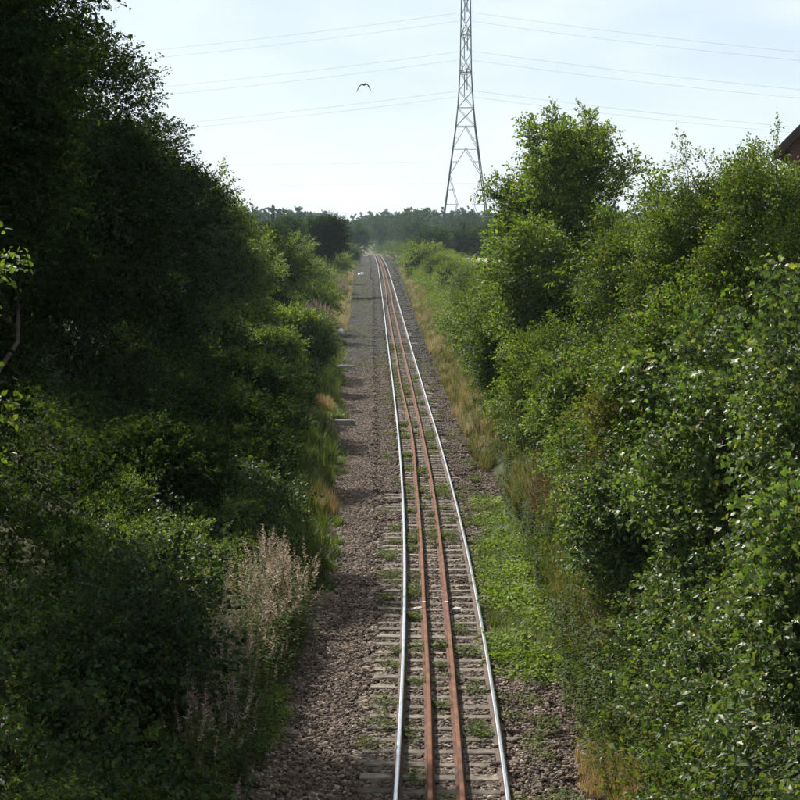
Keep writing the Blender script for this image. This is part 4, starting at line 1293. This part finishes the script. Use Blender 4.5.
HX, HY0, HY1, HW, EAV, APX = 17.3, 60.0, 70.0, 4.6, 10.6, 15.3
hb = gz1(HX, HY0)
house = empty('brick_house', (HX, HY0, hb))
tag(house, 'brown brick house, only a sloping gable edge showing over the bushes', 'house')
mb = MB()
V = [(HX - HW, HY0, hb - .5), (HX + HW, HY0, hb - .5), (HX + HW, HY0, EAV), (HX, HY0, APX), (HX - HW, HY0, EAV)]
V += [(x, HY1, z) for x, _, z in V]
mb.add(V, [(0, 1, 2, 3, 4), (9, 8, 7, 6, 5), (0, 4, 9, 5), (1, 6, 7, 2)])
put(mb.obj('wall', brick_material()), house)
M_tile = solid('roof_tile', (.075, .04, .03), (.12, .065, .05), 6, .85, bump=.4)
M_dark = solid('dark_bargeboard', (.035, .022, .016), (.05, .032, .022), 4, .6)
for sg in (-1, 1):
    mb = MB(); sl = (APX - EAV) / HW
    for (dz0, dz1) in ((.03, .20),):
        e = .45
        a = [(HX, APX + dz0), (HX + sg * (HW + e), EAV - e * sl + dz0), (HX + sg * (HW + e), EAV - e * sl + dz1), (HX, APX + dz1)]
        V = [(x, HY0 - .3, z) for x, z in a] + [(x, HY1 + .3, z) for x, z in a]
        mb.add(V, [(0, 1, 2, 3), (7, 6, 5, 4), (3, 2, 6, 7), (0, 4, 5, 1), (1, 5, 6, 2), (0, 3, 7, 4)])
    put(mb.obj('roof_slope', M_tile), house)
    mb = MB()
    a = [(HX, APX - .17), (HX + sg * (HW + .45), EAV - .45 * sl - .17), (HX + sg * (HW + .45), EAV - .45 * sl + .21), (HX, APX + .21)]
    V = [(x, HY0 - .36, z) for x, z in a] + [(x, HY0 - .303, z) for x, z in a]
    mb.add(V, [(0, 1, 2, 3), (7, 6, 5, 4), (3, 2, 6, 7), (0, 4, 5, 1), (1, 5, 6, 2), (0, 3, 7, 4)])
    put(mb.obj('bargeboard', M_dark), house)
mb = MB(); mb.box((HX, HY0 - .02, 7.4), (.6, .05, .65)); w = put(mb.obj('window', M_white), house)
mb = MB(); mb.box((HX - house.location[0], -.075, 7.4 - hb), (.52, .006, .57)); mb.obj('pane', solid('window_glass', (.02, .025, .03), None, 3, .08, spec=.8), w)

house.rotation_euler = (0, 0, math.radians(-16))

# ------------------------------------------------------------------ bird
def bird():
    c = px(364, 84.5, 100)
    mb = MB()
    def ringp(y, z, w, h, n=8): return [(w * math.cos(2 * math.pi * k / n), y, z + h * math.sin(2 * math.pi * k / n)) for k in range(n)]
    secs = [(-.20, .0, .01, .01), (-.16, 0, .035, .035), (-.10, .0, .05, .05), (0, -.005, .062, .06), (.10, 0, .045, .04), (.19, .01, .04, .012), (.27, .012, .055, .004)]
    V = []
    for s in secs: V += ringp(*s)
    Fc = []
    for i in range(len(secs) - 1):
        for k in range(8):
            k2 = (k + 1) % 8
            Fc.append((i * 8 + k, i * 8 + k2, (i + 1) * 8 + k2, (i + 1) * 8 + k))
    Fc.append(tuple(range(7, -1, -1))); Fc.append(tuple((len(secs) - 1) * 8 + k for k in range(8)))
    mb.add(V, Fc)
    for sg in (-1, 1):
        st = [(.02, -.09, .12, .012, .05), (.12, -.12, .11, .02, .035), (.21, -.09, .12, -.05, .03), (.29, -.02, .15, -.18, .022), (.36, .07, .16, -.33, .006)]
        V = []
        for (x, y0, y1, z, t) in st:
            V += [(sg * x, y0, z), (sg * x, (y0 + y1) / 2, z + t), (sg * x, y1, z), (sg * x, (y0 + y1) / 2, z - t)]
        Fc = []
        for i in range(len(st) - 1):
            for k in range(4):
                k2 = (k + 1) % 4
                Fc.append((i * 4 + k, i * 4 + k2, (i + 1) * 4 + k2, (i + 1) * 4 + k))
        Fc.append((0, 1, 2, 3)); e = (len(st) - 1) * 4; Fc.append((e + 3, e + 2, e + 1, e))
        mb.add(V, Fc)
    o = mb.obj('bird', M_bird, None, True, tuple(c))
    o.rotation_euler = (.1, -.1, math.radians(20))
    o.scale = (1.15, 1.15, 1.15)
    tag(o, 'dark bird flying with drooping wings in the pale sky', 'bird')


bird()

# ------------------------------------------------------------------ the distance: field, trees, wood
fx = np.linspace(8, 70, 24); fy = np.linspace(205, 262, 16)
FX, FY = np.meshgrid(fx, fy)
field = grid_obj('field', FX, FY, ground_z(FX, FY) + .25, M_field)
tag(field, kind='structure')
GM = 'trees in front of the far wood'
mids = [
    (432, 233, 268, 24, 'far', 'dark round bush standing just left of the pylon foot'),
    (463, 232, 275, 22, 'far', 'broad bush right in front of the pylon foot'),
    (490, 228, 282, 26, 'far', 'broad bush right of the pylon foot'),
    (518, 226, 300, 26, 'far', 'bush half hidden by the tallest right tree'),
    (355, 222, 430, 20, 'far', 'far tree just right of the lone round tree'),
    (381, 217, 560, 26, 'far', 'far tree straight above the vanishing rails'),
    (404, 219, 520, 26, 'far', 'far tree right above the vanishing rails'),
    (418, 222, 440, 20, 'far', 'smaller far tree left of the dark round bush'),
    (447, 219, 490, 28, 'far', 'far tree seen through the pylon legs on the left'),
    (472, 214, 500, 30, 'far', 'far tree seen through the pylon legs on the right'),
    (498, 213, 520, 28, 'far', 'far tree right of the pylon legs'),
    (345, 247, 330, 16, 'far_light', 'pale green far bush left of the rails'),
    (300, 226, 210, 30, 'far', 'dark far tree left of the lone round tree'),
    (281, 222, 190, 30, 'far', 'dark far tree above the low left trees'),
]
for i, (x, ytop, d, w, m, lb) in enumerate(mids):
    top = px(x, ytop, d); r = w / F_PX * d * .62
    t_at('far_tree', lb, 'tree', float(top[0]), float(top[1]), float(top[2]), r, 'bigbranch', m, 400 + i, 420 if r < 5 else 620, 26, (r * .22, r * .42), None, group=GM, trunk_r=.2, low=-1)


def far_wood():
    g = np.random.default_rng(900)
    P, D, T, Sc = [], [], [], []
    for i in range(720):
        y = g.uniform(600, 1500); hw = y * .30
        x = g.uniform(-hw, hw)
        b = gz1(x, y); H = g.uniform(9, 15); r = H * g.uniform(.36, .5)
        m = int(60 + 18 * g.random()); t0 = g.normal(.5, .2)
        d = g.normal(0, 1, (m, 3)); d /= np.linalg.norm(d, axis=1, keepdims=True)
        p = np.array((x, y, b + H * .58)) + d * np.array((r, r, H * .42)) * g.uniform(.55, 1, (m, 1))
        P.append(p); D.append(d * .35 + g.normal(0, .8, (m, 3))); T.append(np.full(m, t0) + g.normal(0, .1, m)); Sc.append(g.uniform(.55, .95, m))
    o = scatter('far_wood', np.concatenate(P), np.concatenate(D), np.concatenate(Sc), np.concatenate(T), 'farbranch', M_leaf['far'], rng=g)
    tag(o, 'hazy blue-green wood covering the low rise on the horizon', 'wood', kind='stuff')


far_wood()

# ------------------------------------------------------------------ haze
hz = MB()
hz.box((0, 1640, 28), (2460, 1720, 33))
haze = hz.obj('haze', [])
hm, n, l, out = new_mat('haze_air')
pv = n.new('ShaderNodeVolumePrincipled')
pv.inputs['Color'].default_value = (.66, .85, 1.0, 1)
pv.inputs['Density'].default_value = 0.0001
pv.inputs['Anisotropy'].default_value = 0.25
l.new(pv.outputs[0], out.inputs['Volume'])
haze.data.materials.append(hm)
tag(haze, kind='stuff')
print('instances', TOTAL[0])
